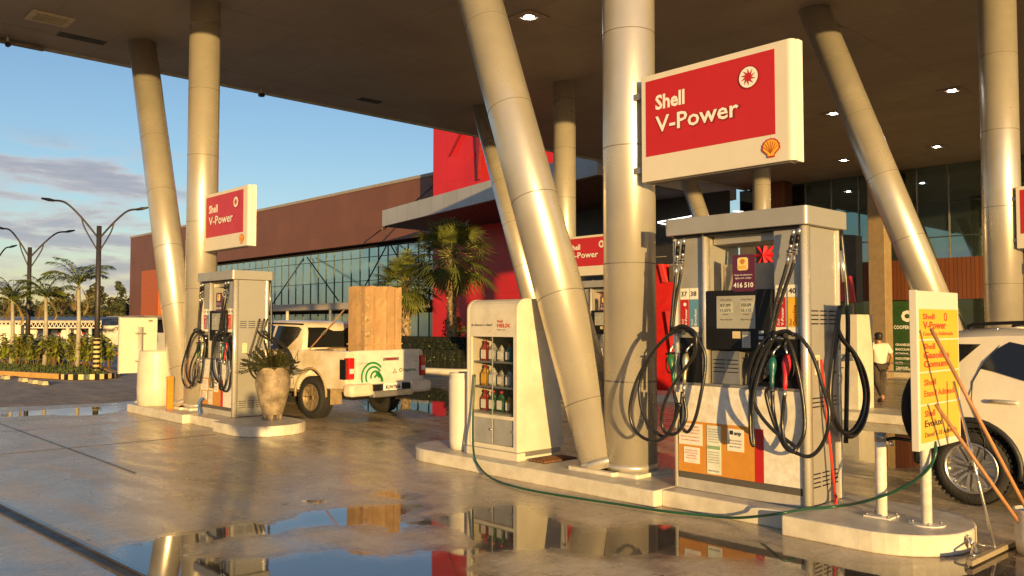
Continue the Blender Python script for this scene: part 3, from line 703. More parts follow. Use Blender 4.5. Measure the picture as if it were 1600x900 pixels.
    nozzle(t, at(1069, 600, x=6.28), at(1072, 551, x=6.31), mat('nozzle_silver', (.42, .38, .28), .35, metal=.6), .022, 1)
    nozzle(t, at(1206, 606, x=6.25), at(1207, 556, x=6.28), teal, .024, 1)
    nozzle(t, at(1226, 610, x=6.25), at(1230, 553, x=6.28), nozred, .025, -1)
    # far side
    B1 = [(1313, 478), (1306, 540), (1300, 590), (1299, 625), (1306, 658), (1325, 682), (1341, 675), (1353, 651), (1357, 615), (1350, 580), (1335, 552), (1317, 530), (1310, 515)]
    for dx, yy in ((0, 3.26), (-6, 3.22), (-3, 3.30)):
        P = [at(px+(dx if 4 < i < 10 else dx*.3), py-abs(dx)*.9*(1 if 4 < i < 8 else 0), y=yy) for i, (px, py) in enumerate(B1)]
        MB().tube(spline(P, 6), .0165, 8).build('hose', rubber, t)
    P = [(6.95, 3.30, 2.42), (6.96, 3.27, 2.0), (6.95, 3.25, 1.65), (6.94, 3.26, 1.2), (6.94, 3.28, .62)]
    MB().tube(spline(P, 5), .02, 8).build('hose', rubber, t)
    MB().cyl((6.95, 3.30, 2.25), (6.957, 3.28, 1.98), .024).build('swivel_fitting', chrome, t)
    nozzle(t, (6.95, 3.34, .95), (6.97, 3.36, 1.25), mat('nozzle_yellow', (.6, .35, .04), .4), .025, 1)
    return t
P0 = pump()
_p = copy_tree(P0, None, (6.20, 13.24, .15), None, 'left silver fuel pump standing behind the big clay pot'); _p.scale = (.97, .97, .955)
copy_tree(P0, None, (14.45, 12.15, .15), None, 'distant fuel pump mostly hidden behind the nearest thick column')
copy_tree(P0, None, (14.3, 2.7, .15), None, 'fuel pump on the far island hidden behind the white car')

# ---------------------------------------------------------------- oil display cabinet
glassm = mat('cabinet_glass', (.02, .03, .02), .02, var=0, rvar=0, alpha=.13)
cab = thing('display_cabinet', 'cream upright cabinet with glass doors showing shelves of motor oil bottles', 'display cabinet', (6.55, 7.0, .15))
def cabprof(ins, xb):                                   # side outline in x-z, front-top edge rounded
    r = .13-ins
    p = [(6.235+ins, .24), (6.235+ins, 1.90-ins-r)]+[(6.235+ins+r-r*math.cos(R(a)), 1.90-ins-r+r*math.sin(R(a))) for a in (15, 35, 55, 75, 90)]+[(6.86, 1.90-ins), (6.88, 1.2), (6.93, .5), (6.97, .3), (6.97, .24)]
    return p
tfy = lambda a, b, c: (a, c, b)
YA, YB = 6.57, 7.41
for y0, y1 in ((YA, YA+.035), (YB-.035, YB)): MB().prism(cabprof(0, 0), y0, y1, tf=tfy).build('side_wall', cream, cab, .004)
def band(z0, z1, x0=6.245, x1=6.9): return MB().box(x0, x1, YA+.035, YB-.035, z0, z1)
top = [(x, z) for x, z in cabprof(.004, 0) if z >= 1.50]
m = MB().prism([(6.239, 1.48)]+[q for q in top]+[(6.86, 1.48)], YA+.035, YB-.035, tf=tfy); m.build('header', cream, cab)
band(.24, .62, 6.30).build('lower_body', cream, cab)
MB().box(6.85, 6.87, YA+.035, YB-.035, .6, 1.5).build('back_panel', mat('cab_inner', (.10, .09, .07), .5), cab)
MB().box(6.30, 6.85, YA+.0352, YA+.045, .62, 1.48).build('inner_wall', mat('cab_inner', (.1, .09, .07), .5), cab)
for z in (.622, .905, 1.185): MB().box(6.28, 6.84, YA+.046, YB-.036, z, z+.018).build('shelf', steel, cab)
m = MB(); y_a, y_b = YA+.035, YB-.035
m.box(6.238, 6.275, y_a, y_a+.03, .24, 1.48); m.box(6.238, 6.275, y_b-.045, y_b, .24, 1.48); m.box(6.2385, 6.275, y_a+.03, y_b-.045, .575, .615); m.box(6.2385, 6.275, y_a+.03, y_b-.045, .24, .29)
m.build('front_frame', cream, cab, .003)
for y0, y1 in ((y_a+.03, (y_a+y_b)/2-.012), ((y_a+y_b)/2+.005, y_b-.045)):
    d_ = MB().box(6.262, 6.29, y0+.004, y1-.004, .295, .572).build('lower_door', mat('door_grey', (.36, .36, .35), .4, metal=.2), cab, .003)
    MB().cyl((6.25, (y0+.03), .45), (6.263, y0+.03, .45), .016, n=12).build('lock_knob', chrome, d_)
MB().box(6.255, 6.262, y_a+.03, y_b-.045, .616, 1.479).build('glass_door', glassm, cab)
MB().box(6.25, 6.256, (y_a+y_b)/2-.006, (y_a+y_b)/2+.006, .616, 1.479).build('door_edge', mat('edge_grey', (.3, .32, .3), .3), cab)
m = MB().box(6.24, 6.80, YA+.02, YB-.02, .15, .185); m.box(6.22, 6.34, YA-.02, YB+.03, .15, .235); m.build('base', cream, cab, .006)
MB().box(6.245, 6.92, YA+.01, YB-.01, .186, .24).build('base_gap', steel, cab)
MB().box(6.45, 6.83, YA-.0045, YA+.001, .95, 1.55).build('side_hatch', mat('hatch_cream', (.68, .63, .53), .42), cab, .002)
t_ = cab; X = (0, -1, 0); Z = (0, 0, 1)
text('Já checou o óleo?', inkk, t_, (6.2355, 7.33, 1.60), X, Z, .026, w=.36, bold=.015)
text('Shell', inkr, t_, (6.2355, 6.89, 1.640), X, Z, .026, w=.09, bold=.02); text('HELIX', inkr, t_, (6.2355, 6.89, 1.585), X, Z, .042, w=.215, bold=.03); text('Motor oils', inkk, t_, (6.2355, 6.89, 1.550), X, Z, .018, w=.13)
MB().face([(6.234, 7.03, 1.525), (6.234, 6.985, 1.552), (6.234, 6.983, 1.556), (6.234, 7.032, 1.529)]).build('scratch', inkr, t_)
kinds = [('red', (.40, .05, .03)), ('grey', (.30, .29, .26)), ('dark green', (.03, .10, .05)), ('pale grey', (.45, .45, .42)), ('yellow', (.62, .34, .03)), ('amber', (.45, .22, .03)), ('blue-green', (.04, .16, .16))]
rows = [(1.205, 'top shelf', (0, 1, 3, 6, 3)), (.925, 'middle shelf', (4, 3, 1, 3, 4)), (.642, 'bottom shelf', (0, 2, 2, 5, 6))]
pos = ('first from the left', 'second from the left', 'middle one', 'second from the right', 'last at the right')
for z, sh, ks in rows:
    for j, k in enumerate(ks):
        y = YB-.14-.135*j; kn, kc = kinds[k]; big = j in (0, 1) or (z < .8 and j == 2)
        c = thing('oil_bottle', '%s oil bottle in the glass cabinet on the %s, %s' % (kn, sh, pos[j]), 'bottle', (6.40, y, z), 'oil bottles in the display cabinet')
        w_, h_ = (.052, .20) if big else (.040, .175)
        bm_ = mat('bottle_'+kn.replace(' ', '_'), kc, .3, var=0)
        m = MB().prism(rrect(6.40-.035, 6.40+.035, y-w_, y+w_, .018, 3), z, z+h_*.72, smooth=True)
        m.lathe([(w_*.95, h_*.72), (w_*.7, h_*.86), (w_*.35, h_*.95), (w_*.33, h_)], (6.40, y, z), 12, sx=.65); m.build('bottle_body', bm_, c)
        MB().cyl((6.40, y, z+h_), (6.40, y, z+h_+.025), w_*.4, n=10).build('cap', black if k % 2 else redm, c)
        MB().box(6.362, 6.3648, y-w_*.75, y+w_*.75, z+.02, z+h_*.6).build('bottle_label', paper if k != 4 else shellyel, c)
# rusty grating beside it
t = thing('drain_grate', 'rusty brown grating lying on the island beside the oil cabinet', 'grate', (6.62, 6.38, .15))
m = MB()
for k in range(15): m.box(6.36+.034*k, 6.372+.034*k, 6.27, 6.51, .152, .166)
for k in range(5): m.box(6.35, 6.86, 6.28+.05*k, 6.288+.05*k, .154, .170)
m.build('grating_bars', mat('rust', (.20, .09, .035), .8, var=.2), t)
MB().box(6.34, 6.87, 6.26, 6.52, .1505, .154).build('grate_pit', mat('pit', (.04, .03, .02), .8), t)
# white bin
t = thing('waste_bin', 'white tall round bin at the end of the near island beside the oil cabinet', 'bin', (6.43, 7.67, .15))
MB().lathe([(.155, 0), (.175, .01), (.19, .10), (.195, .80), (.185, .86), (.19, .87), (.19, .895), (.17, .90), (.165, .84), (.15, .5)], (6.43, 7.67, .15), 32).build('bin_body', white, t)
MB().lathe([(.164, .845), (.05, .85)], (6.43, 7.67, .15), 24).build('bin_insert', black, t)

# price board on its post
X = (1, 0, 0); Z = (0, 0, 1)
def board(x0, x1, y, z0, z1, px, front, label):
    t = thing('price_board', label, 'sign', (px, y+.06, .15), 'price boards on posts at the island noses')
    MB().box(x0, x1, y, y+.035, z0, z1).build('board', signw, t, .004)
    MB().box(x0-.010, x0+.006, y-.008, y+.045, z0, z1+.004).build('board_edge', signw, t, .004)
    m = MB().cyl((px, y+.07, .15), (px, y+.07, z1-.2), .038, n=20); m.build('post', pumpwhite, t)
    MB().cyl((px, y+.07, .152), (px, y+.07, .162), .125, n=24).build('foot_plate', pumpwhite, t)
    m = MB()
    for k in range(4): m.cyl((px+.095*math.cos(k*1.57+.5), y+.07+.095*math.sin(k*1.57+.5), .16), (px+.095*math.cos(k*1.57+.5), y+.07+.095*math.sin(k*1.57+.5), .18), .009, n=6)
    m.build('foot_bolt', steel, t)
    if front:
        H = z1-z0; Wd = x1-x0; zs = [z0+H*.035+H*.205*k+(.0 if k == 0 else .0) for k in range(5)]
        yy = y-.0025
        seg = [(.695, .885), (.49, .685), (.285, .48), (.045, .275)]
        seg = [(z0+H*a, z0+H*b) for a, b in seg]
        T = [[('Shell', .66, .32, inkr, .19, .02), ('V-Power', .34, .64, inkr, .25, .03), ('Gasolina Aditivada', .11, .84, inkr, .14, .005)],
             [('Shell', .72, .32, inkr, .19, .02), ('Gasolina', .42, .72, inkr, .22, .03), ('Comum', .13, .66, inkr, .22, .03)],
             [('Shell', .60, .32, inkr, .20, .02), ('Etanol Aditivado', .24, .90, inkr, .21, .01)],
             [('Shell', .70, .28, inkr, .17, .02), ('Evolux', .42, .48, inkk, .19, .02), ('Diesel S-10 Aditivado', .14, .90, inkk, .14, .003)]]
        for (a, b), rowt in zip(seg, T):
            o = MB().box(x0+Wd*.06, x1-Wd*.03, y-.003, y, a, b).build('price_panel', yellow, t)
            PW = Wd*.91
            for s_, fz, fw, ik, fh, bo in rowt: text(s_, ik, o, (x0+Wd*.06+PW*.08, y-.0035, a+(b-a)*fz), X, Z, (b-a)*fh, w=PW*fw*.92, bold=bo)
            if rowt[1][0] == 'V-Power':
                m = MB().tube([(x0+Wd*.06+PW*.66+.024*math.cos(R(k*24)), y-.004, a+(b-a)*.74+.028*math.sin(R(k*24))) for k in range(15)], .005, 5, closed=True); m.build('round_mark', inkr, o)
    else:
        m = MB()
        for z in (z0+.02, z0+.30, z1-.34, z1-.03): m.box(x0+.02, x1-.02, y-.012, y+.001, z, z+.012)
        m.build('back_rib', signw, t)
        MB().box(x1-.16, x1-.08, y-.004, y, z1-.09, z1-.065).build('maker_plate', steel, t)
        m = MB()
        for z in (z0+.28, z1-.3): m.box(px-.06, px+.06, y-.12, y, z-.012, z+.012)
        m.build('clamp', steel, t)
    return t
board(6.20, 7.02, 2.40, .72, 1.865, 6.50, True, 'yellow and cream price board on a white post at the near island nose')
# the left board shows its back: post in front
t = thing('price_board', 'cream price board seen from behind on a silver post at the left island end', 'sign', (5.68, 16.25, .15), 'price boards on posts at the island noses')
MB().box(5.35, 6.03, 16.32, 16.36, .70, 1.735).build('board', signw, t, .004)
MB().box(5.34, 5.362, 16.31, 16.38, .695, 1.745).build('board_edge', signw, t)
MB().cyl((5.69, 16.25, .15), (5.69, 16.25, 1.56), .042, n=20).build('post', pumpedge, t)
MB().lathe([(.085, 0), (.07, .02), (.045, .05)], (5.69, 16.25, .152), 20).build('foot_plate', pumpedge, t)
m = MB()
for z in (.92, 1.44): m.box(5.62, 5.76, 16.195, 16.32, z-.012, z+.012)
m.build('clamp', steel, t)
m = MB()
for z in (.93, 1.05, 1.38, 1.48): m.box(5.38, 6.0, 16.312, 16.3205, z, z+.008)
m.build('back_rib', mat('rib_cream', (.62, .57, .44), .5), t)
MB().box(5.86, 5.94, 16.314, 16.3205, 1.66, 1.69).build('maker_plate', steel, t)

# short bollard post on the near nose
t = thing('bollard', 'short white steel bollard on a square plate on the near island nose', 'bollard', (6.50, 2.80, .15))
MB().cyl((6.50, 2.80, .155), (6.50, 2.80, .78), .041, n=20).build('post', pumpwhite, t)
MB().cyl((6.50, 2.80, .725), (6.50, 2.80, .79), .0425, n=20).build('collar', steel, t)
MB().box(6.40, 6.60, 2.70, 2.90, .154, .166).build('foot_plate', pumpwhite, t, .003)
m = MB()
for a in (-1, 1):
    for c in (-1, 1): m.cyl((6.5+a*.08, 2.8+c*.08, .166), (6.5+a*.08, 2.8+c*.08, .182), .009, n=6)
m.build('foot_bolt', steel, t)
t = thing('hose_tap', 'small black hose connector with a metal end on the short bollard', 'tap', (6.55, 2.78, .74))
MB().tube(spline([(6.54, 2.78, .735), (6.64, 2.74, .74), (6.72, 2.66, .725), (6.82, 2.55, .72)], 5), .014, 8).build('tap_hose', black, t)
MB().cyl((6.56, 2.77, .715), (6.60, 2.75, .70), .02, n=10).build('metal_end', chrome, t)

# garden hose
P = [at(742, 585, x=6.21)]+[at(739, 650, x=6.16), at(740, 705, x=6.02), at(748, 728, x=5.99), at(770, 748, z=.02), at(815, 763, z=.02), at(880, 775, z=.02), at(960, 787, z=.02), at(1040, 799, z=.02), at(1110, 806, z=.02), at(1150, 809, x=6.06), at(1190, 806, x=6.02)]
P += [at(1226, 801, x=5.96), at(1262, 795, z=.17), at(1310, 791, z=.17), at(1360, 781, x=6.44), at(1410, 762, x=6.46), at(1445, 738, x=6.45), at(1461, 712, x=6.46), at(1461, 690, x=6.5)]
single('garden_hose', MB().tube(spline(P, 8), .0115, 8), mat('hose_green', (.012, .07, .04), .35), 'thin dark green garden hose running along the near island kerb to the price board', 'hose', P[4])
P = [at(739, 600, x=6.2), at(737, 660, x=6.12), at(735, 706, x=6.1)]
# red brush stick
a, b_ = at(1283, 562, y=3.27), at(1306, 788, z=.16)
t = thing('red_stick', 'thin bright red brush handle leaning on the side of the nearest pump', 'brush', b_)
MB().cyl(a, b_+Vector((0, 0, .03)), .011, n=10).build('handle', mat('stick_red', (.66, .05, .03), .4), t)
MB().cyl(b_+Vector((0, 0, .07)), b_+Vector((0, 0, .0)), .018, .012, n=10).build('brush_tip', mat('stick_red', (.66, .05, .03), .4), t)

# bucket with brooms and the squeegee
bc = at(1622, 870, z=.0); bc = Vector((bc.x+.06, bc.y+.02, 0))
t = thing('bucket', 'white dented plastic bucket at the lower right edge holding wooden broom handles', 'bucket', bc)
MB().lathe([(.10, .0), (.125, .004), (.135, .10), (.140, .29), (.146, .30), (.146, .315), (.135, .316), (.13, .05), (.02, .045)], bc, 28).build('bucket_body', mat('bucket_white', (.66, .60, .48), .5, var=.14, scale=10), t)
def stick(name, a, b_, r, m, label, grp=None):
    t = thing(name, label, 'broom', b_, grp); MB().cyl(b_, a, r, n=12).build('handle', m, t); return t
rim = bc+Vector((0, 0, .3))
t = stick('broom', at(1455, 514, y=2.30), bc+Vector((.03, -.03, .10)), .0135, wood, 'longer wooden broom handle leaning across the price board from the bucket', 'wooden broom handles in the bucket')
a1 = at(1462, 632, y=2.33)
t = stick('broom', a1, bc+Vector((-.05, .03, .12)), .0135, wood, 'shorter wooden broom handle with its tip on the lower half of the price board', 'wooden broom handles in the bucket')
sq = at(1556, 862, z=.03); topq = at(1490, 596, y=2.34)
t = thing('floor_squeegee', 'chrome-handled floor squeegee standing on the wet floor between island nose and bucket', 'squeegee', (sq.x, sq.y, 0))
MB().cyl(sq, topq, .010, n=12).build('handle', chrome, t)
e0, e1 = at(1515, 880, z=.03), at(1583, 848, z=.03); dv = (e1-e0)/2; md = (e0+e1)/2; q = Vector((-dv.y, dv.x, 0)).normalized()
MB().obox(md, dv, q*.02, Vector((0, 0, .018))).build('blade_bar', mat('squeegee_bar', (.45, .37, .24), .4, metal=.3), t, .003)
MB().obox(md-Vector((0, 0, .018))+q*.0, dv*.99, q*.004, Vector((0, 0, .012))).build('rubber_blade', black, t)
MB().tube(spline([sq+Vector((0, 0, .03)), at(1535, 852, z=.06), at(1524, 850, z=.09), at(1520, 868, z=.05), md], 5), .008, 6).build('clip', chrome, t)
c0 = at(1527, 870, z=.0)
t = thing('metal_clamp', 'small shiny metal clamp lying beside the squeegee by the island nose', 'clamp', c0)
m = MB().tube(spline([c0+Vector((0, 0, .02)), c0+Vector((.02, .03, .08)), c0+Vector((.0, .05, .12)), c0+Vector((-.02, .03, .09)), c0+Vector((.01, .01, .05))], 5), .012, 8)
m.cyl(c0+Vector((.0, .05, .12)), c0+Vector((.03, .08, .125)), .016, n=8); m.build('clamp_body', chrome, t)

# ---------------------------------------------------------------- left island furniture
t = thing('drum_bin', 'large cream round drum bin on the left island beside the leaning column', 'bin', (5.78, 15.60, .15))
MB().lathe([(.30, 0), (.33, .01), (.345, .3), (.335, .7), (.31, .95), (.305, .98), (.285, .98), (.28, .93)], (5.78, 15.60, .15), 40).build('drum_body', cream, t)
MB().lathe([(.283, .94), (.02, .945)], (5.78, 15.60, .15), 24).build('drum_lid', cream, t)
p = at(265, 639, z=.15)
t = thing('orange_bollard', 'short orange flat post standing in front of the cream drum bin', 'bollard', p)
MB().box(p.x-.05, p.x+.05, p.y-.035, p.y+.035, .15, .71).build('post', mat('post_orange', (.70, .24, .02), .45), t, .004)
MB().box(p.x-.07, p.x+.07, p.y+.036, p.y+.045, .68, .70).build('bolt_bar', steel, t)
p = at(284, 638, z=.15)
t = thing('orange_crate', 'bright orange-red box lying between the orange post and the leaning column', 'box', (p.x+.05, p.y+.12, .15))
MB().box(p.x-.02, p.x+.2, p.y+.12, p.y+.34, .15, .44).build('box_body', mat('crate_orange', (.72, .10, .015), .45), t, .01)
text('A', inkw, t, (p.x+.0, p.y+.119, .24), X, Z, .08, w=.06, bold=.03)
p = at(313, 648, z=.15)
t = thing('blue_handle', 'small blue curved handle beside the base of the left pump', 'tool', p)
MB().tube(spline([p+Vector((0, 0, .0)), p+Vector((-.02, .01, .1)), p+Vector((-.02, .01, .2)), p+Vector((.04, 0, .27))], 6), [.02]*19, 10).build('handle', mat('tool_blue', (.02, .10, .35), .4), t)

# clay pot with its plant
pc = Vector((6.20, 12.0, .15))
t = thing('clay_pot', 'big weathered clay pot on small feet at the left island nose', 'pot', pc)
prof = [(.02, .075), (.13, .075), (.155, .09), (.18, .18), (.225, .35), (.262, .52), (.265, .60), (.25, .68), (.225, .725), (.22, .745), (.245, .765), (.25, .79), (.235, .805), (.205, .80), (.19, .74), (.02, .72)]
MB().lathe(prof, pc, 40).build('pot_body', mat('weathered_clay', (.30, .235, .155), .8, var=.28, scale=6, bump=.5, bscale=18, col2=(.13, .10, .065)), t)
m = MB()
for k in range(5):
    a = k*1.257+.3; m.cyl(pc+Vector((.12*math.cos(a), .12*math.sin(a), 0)), pc+Vector((.125*math.cos(a), .125*math.sin(a), .09)), .028, .04, n=8)
m.build('pot_foot', mat('weathered_clay', (.3, .235, .155)), t)
leafdk = mat('dark_leaf', (.028, .038, .012), .45, var=.3, scale=8, col2=(.05, .035, .015))
def blade(m, p, d, up, L_, w, droop=.25, seg=3):
    """one folded leaf blade"""
    d = Vector(d).normalized(); s = d.cross(up)
    s = s.normalized() if s.length > 1e-4 else Vector((1, 0, 0)); n_ = s.cross(d); q = []
    i = len(m.v)
    for k in range(seg+1):
        t_ = k/seg; c = p+d*L_*t_-Vector((0, 0, 1))*droop*L_*t_*t_; ww = w*math.sin(math.pi*(.12+.88*t_))**.8 if k < seg else 0.0
        m.v += [tuple(c-s*ww/2), tuple(c+s*ww/2)]
    for k in range(seg): m.f.append((i+2*k, i+2*k+1, i+2*k+3, i+2*k+2)); m.sm.append(True)
m = MB(); st = MB(); q = random.Random(4)
for k in range(58):
    a = q.uniform(0, 6.28); tilt = q.uniform(.2, 1.35); Ln = q.uniform(.18, .38)
    if 1.9 < a < 4.2: Ln *= 1.25
    d = Vector((math.cos(a)*math.sin(tilt), math.sin(a)*math.sin(tilt), math.cos(tilt))); b0 = pc+Vector((d.x*.12, d.y*.12, .76))
    P = [b0+d*Ln*u-Vector((0, 0, .10*u*u*tilt)) for u in (0, .33, .66, 1)]; st.tube(P, .006, 4)
    for j in range(16):
        u = .25+.75*j/15; p = b0+d*Ln*u-Vector((0, 0, .10*u*u*tilt)); s = d.cross(Vector((0, 0, 1))).normalized()*(1 if j % 2 else -1)
        blade(m, p, s*.8+d*.7+Vector((0, 0, q.uniform(.1, .5))), Vector((0, 0, 1)), q.uniform(.06, .10), .042, .15, 2)
pl = thing('potted_plant', 'dark spiky leafy plant growing from the big clay pot', 'plant', pc+Vector((0, 0, .75)))
m.build('leaves', leafdk, pl); st.build('stems', mat('stem_green', (.05, .06, .02), .6), pl)

# ---------------------------------------------------------------- vehicles
ORG0 = Vector((0, 0, 0))
def wheel(parent, c, r, w, spokes, side, rimr=.62, rimmat=None):
    """wheel with its axle along x; side = +1 when the outer face looks to +x"""
    c = Vector(c); ax = Matrix(((0, 0, side), (0, 1, 0), (-side, 0, 0)))
    prof = [(r*rimr, -w/2), (r*.80, -w*.52), (r*.94, -w*.46), (r*.99, -w*.30), (r, 0), (r*.99, w*.30), (r*.94, w*.46), (r*.80, w*.52), (r*rimr, w*.5), (r*rimr*.97, w*.3), (r*rimr*.96, -w/2)]
    ty = MB().lathe(prof, c, 40, ax=ax)
    for k in range(44):
        a = 2*math.pi*k/44; o_ = c+Vector((0, math.cos(a)*r*.995, math.sin(a)*r*.995)); tn_ = Vector((0, -math.sin(a), math.cos(a))); rd = Vector((0, math.cos(a), math.sin(a)))
        for s in (-1, 1): ty.obox(o_+Vector((s*w*.27, 0, 0)), Vector((w*.2, 0, 0))+tn_*.008*s, tn_*r*.045, rd*.006)
    wh = ty.build('wheel', tyrem, parent)
    rm = rimmat or chrome
    m = MB().lathe([(r*rimr*.97, w*.18), (r*rimr*1.0, w*.40), (r*rimr*1.03, w*.51), (r*rimr*.95, w*.50), (r*rimr*.90, w*.30), (r*rimr*.88, w*.1)], c, 40, ax=ax)
    for k in range(spokes):
        a = 2*math.pi*k/spokes; sgn = 1 if k % 2 == 0 else -1
        rd = Vector((0, math.cos(a), math.sin(a))); tn_ = Vector((0, -math.sin(a), math.cos(a)))
        rd2 = (rd+tn_*.10*sgn).normalized()
        m.obox(c+Vector((side*w*.36, 0, 0))+rd*r*rimr*.52, Vector((w*.06, 0, 0)), tn_*r*.032, rd2*r*rimr*.42+Vector((side*w*.04, 0, 0)))
    m.cyl(c+Vector((side*w*.25, 0, 0)), c+Vector((side*w*.44, 0, 0)), r*rimr*.24, n=20)
    m.build('rim', rm, wh)
    m = MB().cyl(c+Vector((side*w*.05, 0, 0)), c+Vector((side*w*.12, 0, 0)), r*rimr*.9, n=28); m.cyl(c+Vector((side*w*.44, 0, 0)), c+Vector((side*w*.46, 0, 0)), r*rimr*.11, n=14)
    for k in range(5):
        a = 2*math.pi*k/5+.3; q_ = c+Vector((side*w*.44, math.cos(a)*r*rimr*.17, math.sin(a)*r*rimr*.17)); m.cyl(q_, q_+Vector((side*.012, 0, 0)), r*.028, n=6)
    m.build('hub', mat('brake_dark', (.05, .045, .04), .6, metal=.4), wh)
    return wh
def loft(stations):
    """stations: (y, [(x,z) half section from bottom to crown]); mirrored and closed"""
    m = MB(); n = None
    for y, sec in stations:
        full = [(x, y, z) for x, z in sec]+[(-x, y, z) for x, z in reversed(sec[:-1])]; n = len(full); m.v += full
    for k in range(len(stations)-1):
        for q_ in range(n): m.f.append((k*n+q_, (k+1)*n+q_, (k+1)*n+(q_+1) % n, k*n+(q_+1) % n)); m.sm.append(True)
    m.f.append(tuple(range(n))); m.sm.append(False); m.f.append(tuple((len(stations)-1)*n+q_ for q_ in reversed(range(n)))); m.sm.append(False)
    return m
def cut(o, cutters):
    me0 = o.data
    for c in cutters:
        b_ = o.modifiers.new('cut', 'BOOLEAN'); b_.operation = 'DIFFERENCE'; b_.solver = 'EXACT'; b_.object = c
    dg = bpy.context.evaluated_depsgraph_get(); me = bpy.data.meshes.new_from_object(o.evaluated_get(dg))
    o.modifiers.clear(); o.data = me
    for c in cutters: bpy.data.objects.remove(c)
def fixn(o):
    bm = bmesh.new(); bm.from_mesh(o.data); bmesh.ops.recalc_face_normals(bm, faces=bm.faces); bm.to_mesh(o.data); bm.free()
def overlay(poly, fx, side, name, m, parent, d=.006, yflip=None):
    """thin plate laid on the body side: poly is a list of local (y,z)"""
    mb = MB(); n = len(poly)
    a = [(side*(fx(z)+d), y, z) for y, z in poly]; b_ = [(side*(fx(z)-.02), y, z) for y, z in poly]
    mb.v += a+b_; mb.f.append(tuple(range(n))); mb.sm.append(False); mb.f.append(tuple(range(2*n-1, n-1, -1))); mb.sm.append(False)
    for k in range(n): mb.f.append((k, n+k, n+(k+1) % n, (k+1) % n)); mb.sm.append(False)
    o = mb.build(name, m, parent); fixn(o); return o
carwhite = mat('car_white', (.76, .70, .58), .25, var=.05, scale=3, coat=.8, spec=.5)
truckw = mat('truck_white', (.70, .65, .55), .30, var=.16, scale=2.2, coat=.5, col2=(.56, .43, .27))
winm = mat('dark_window', (.012, .013, .014), .06, var=0, rvar=0, spec=.9)
cladding = mat('black_cladding', (.02, .02, .02), .5)
tailred = mat('tail_red', (.45, .01, .01), .12, var=0, rvar=0, coat=1)
tailclear = mat('tail_clear', (.65, .6, .55), .12, var=0, rvar=0, coat=1)

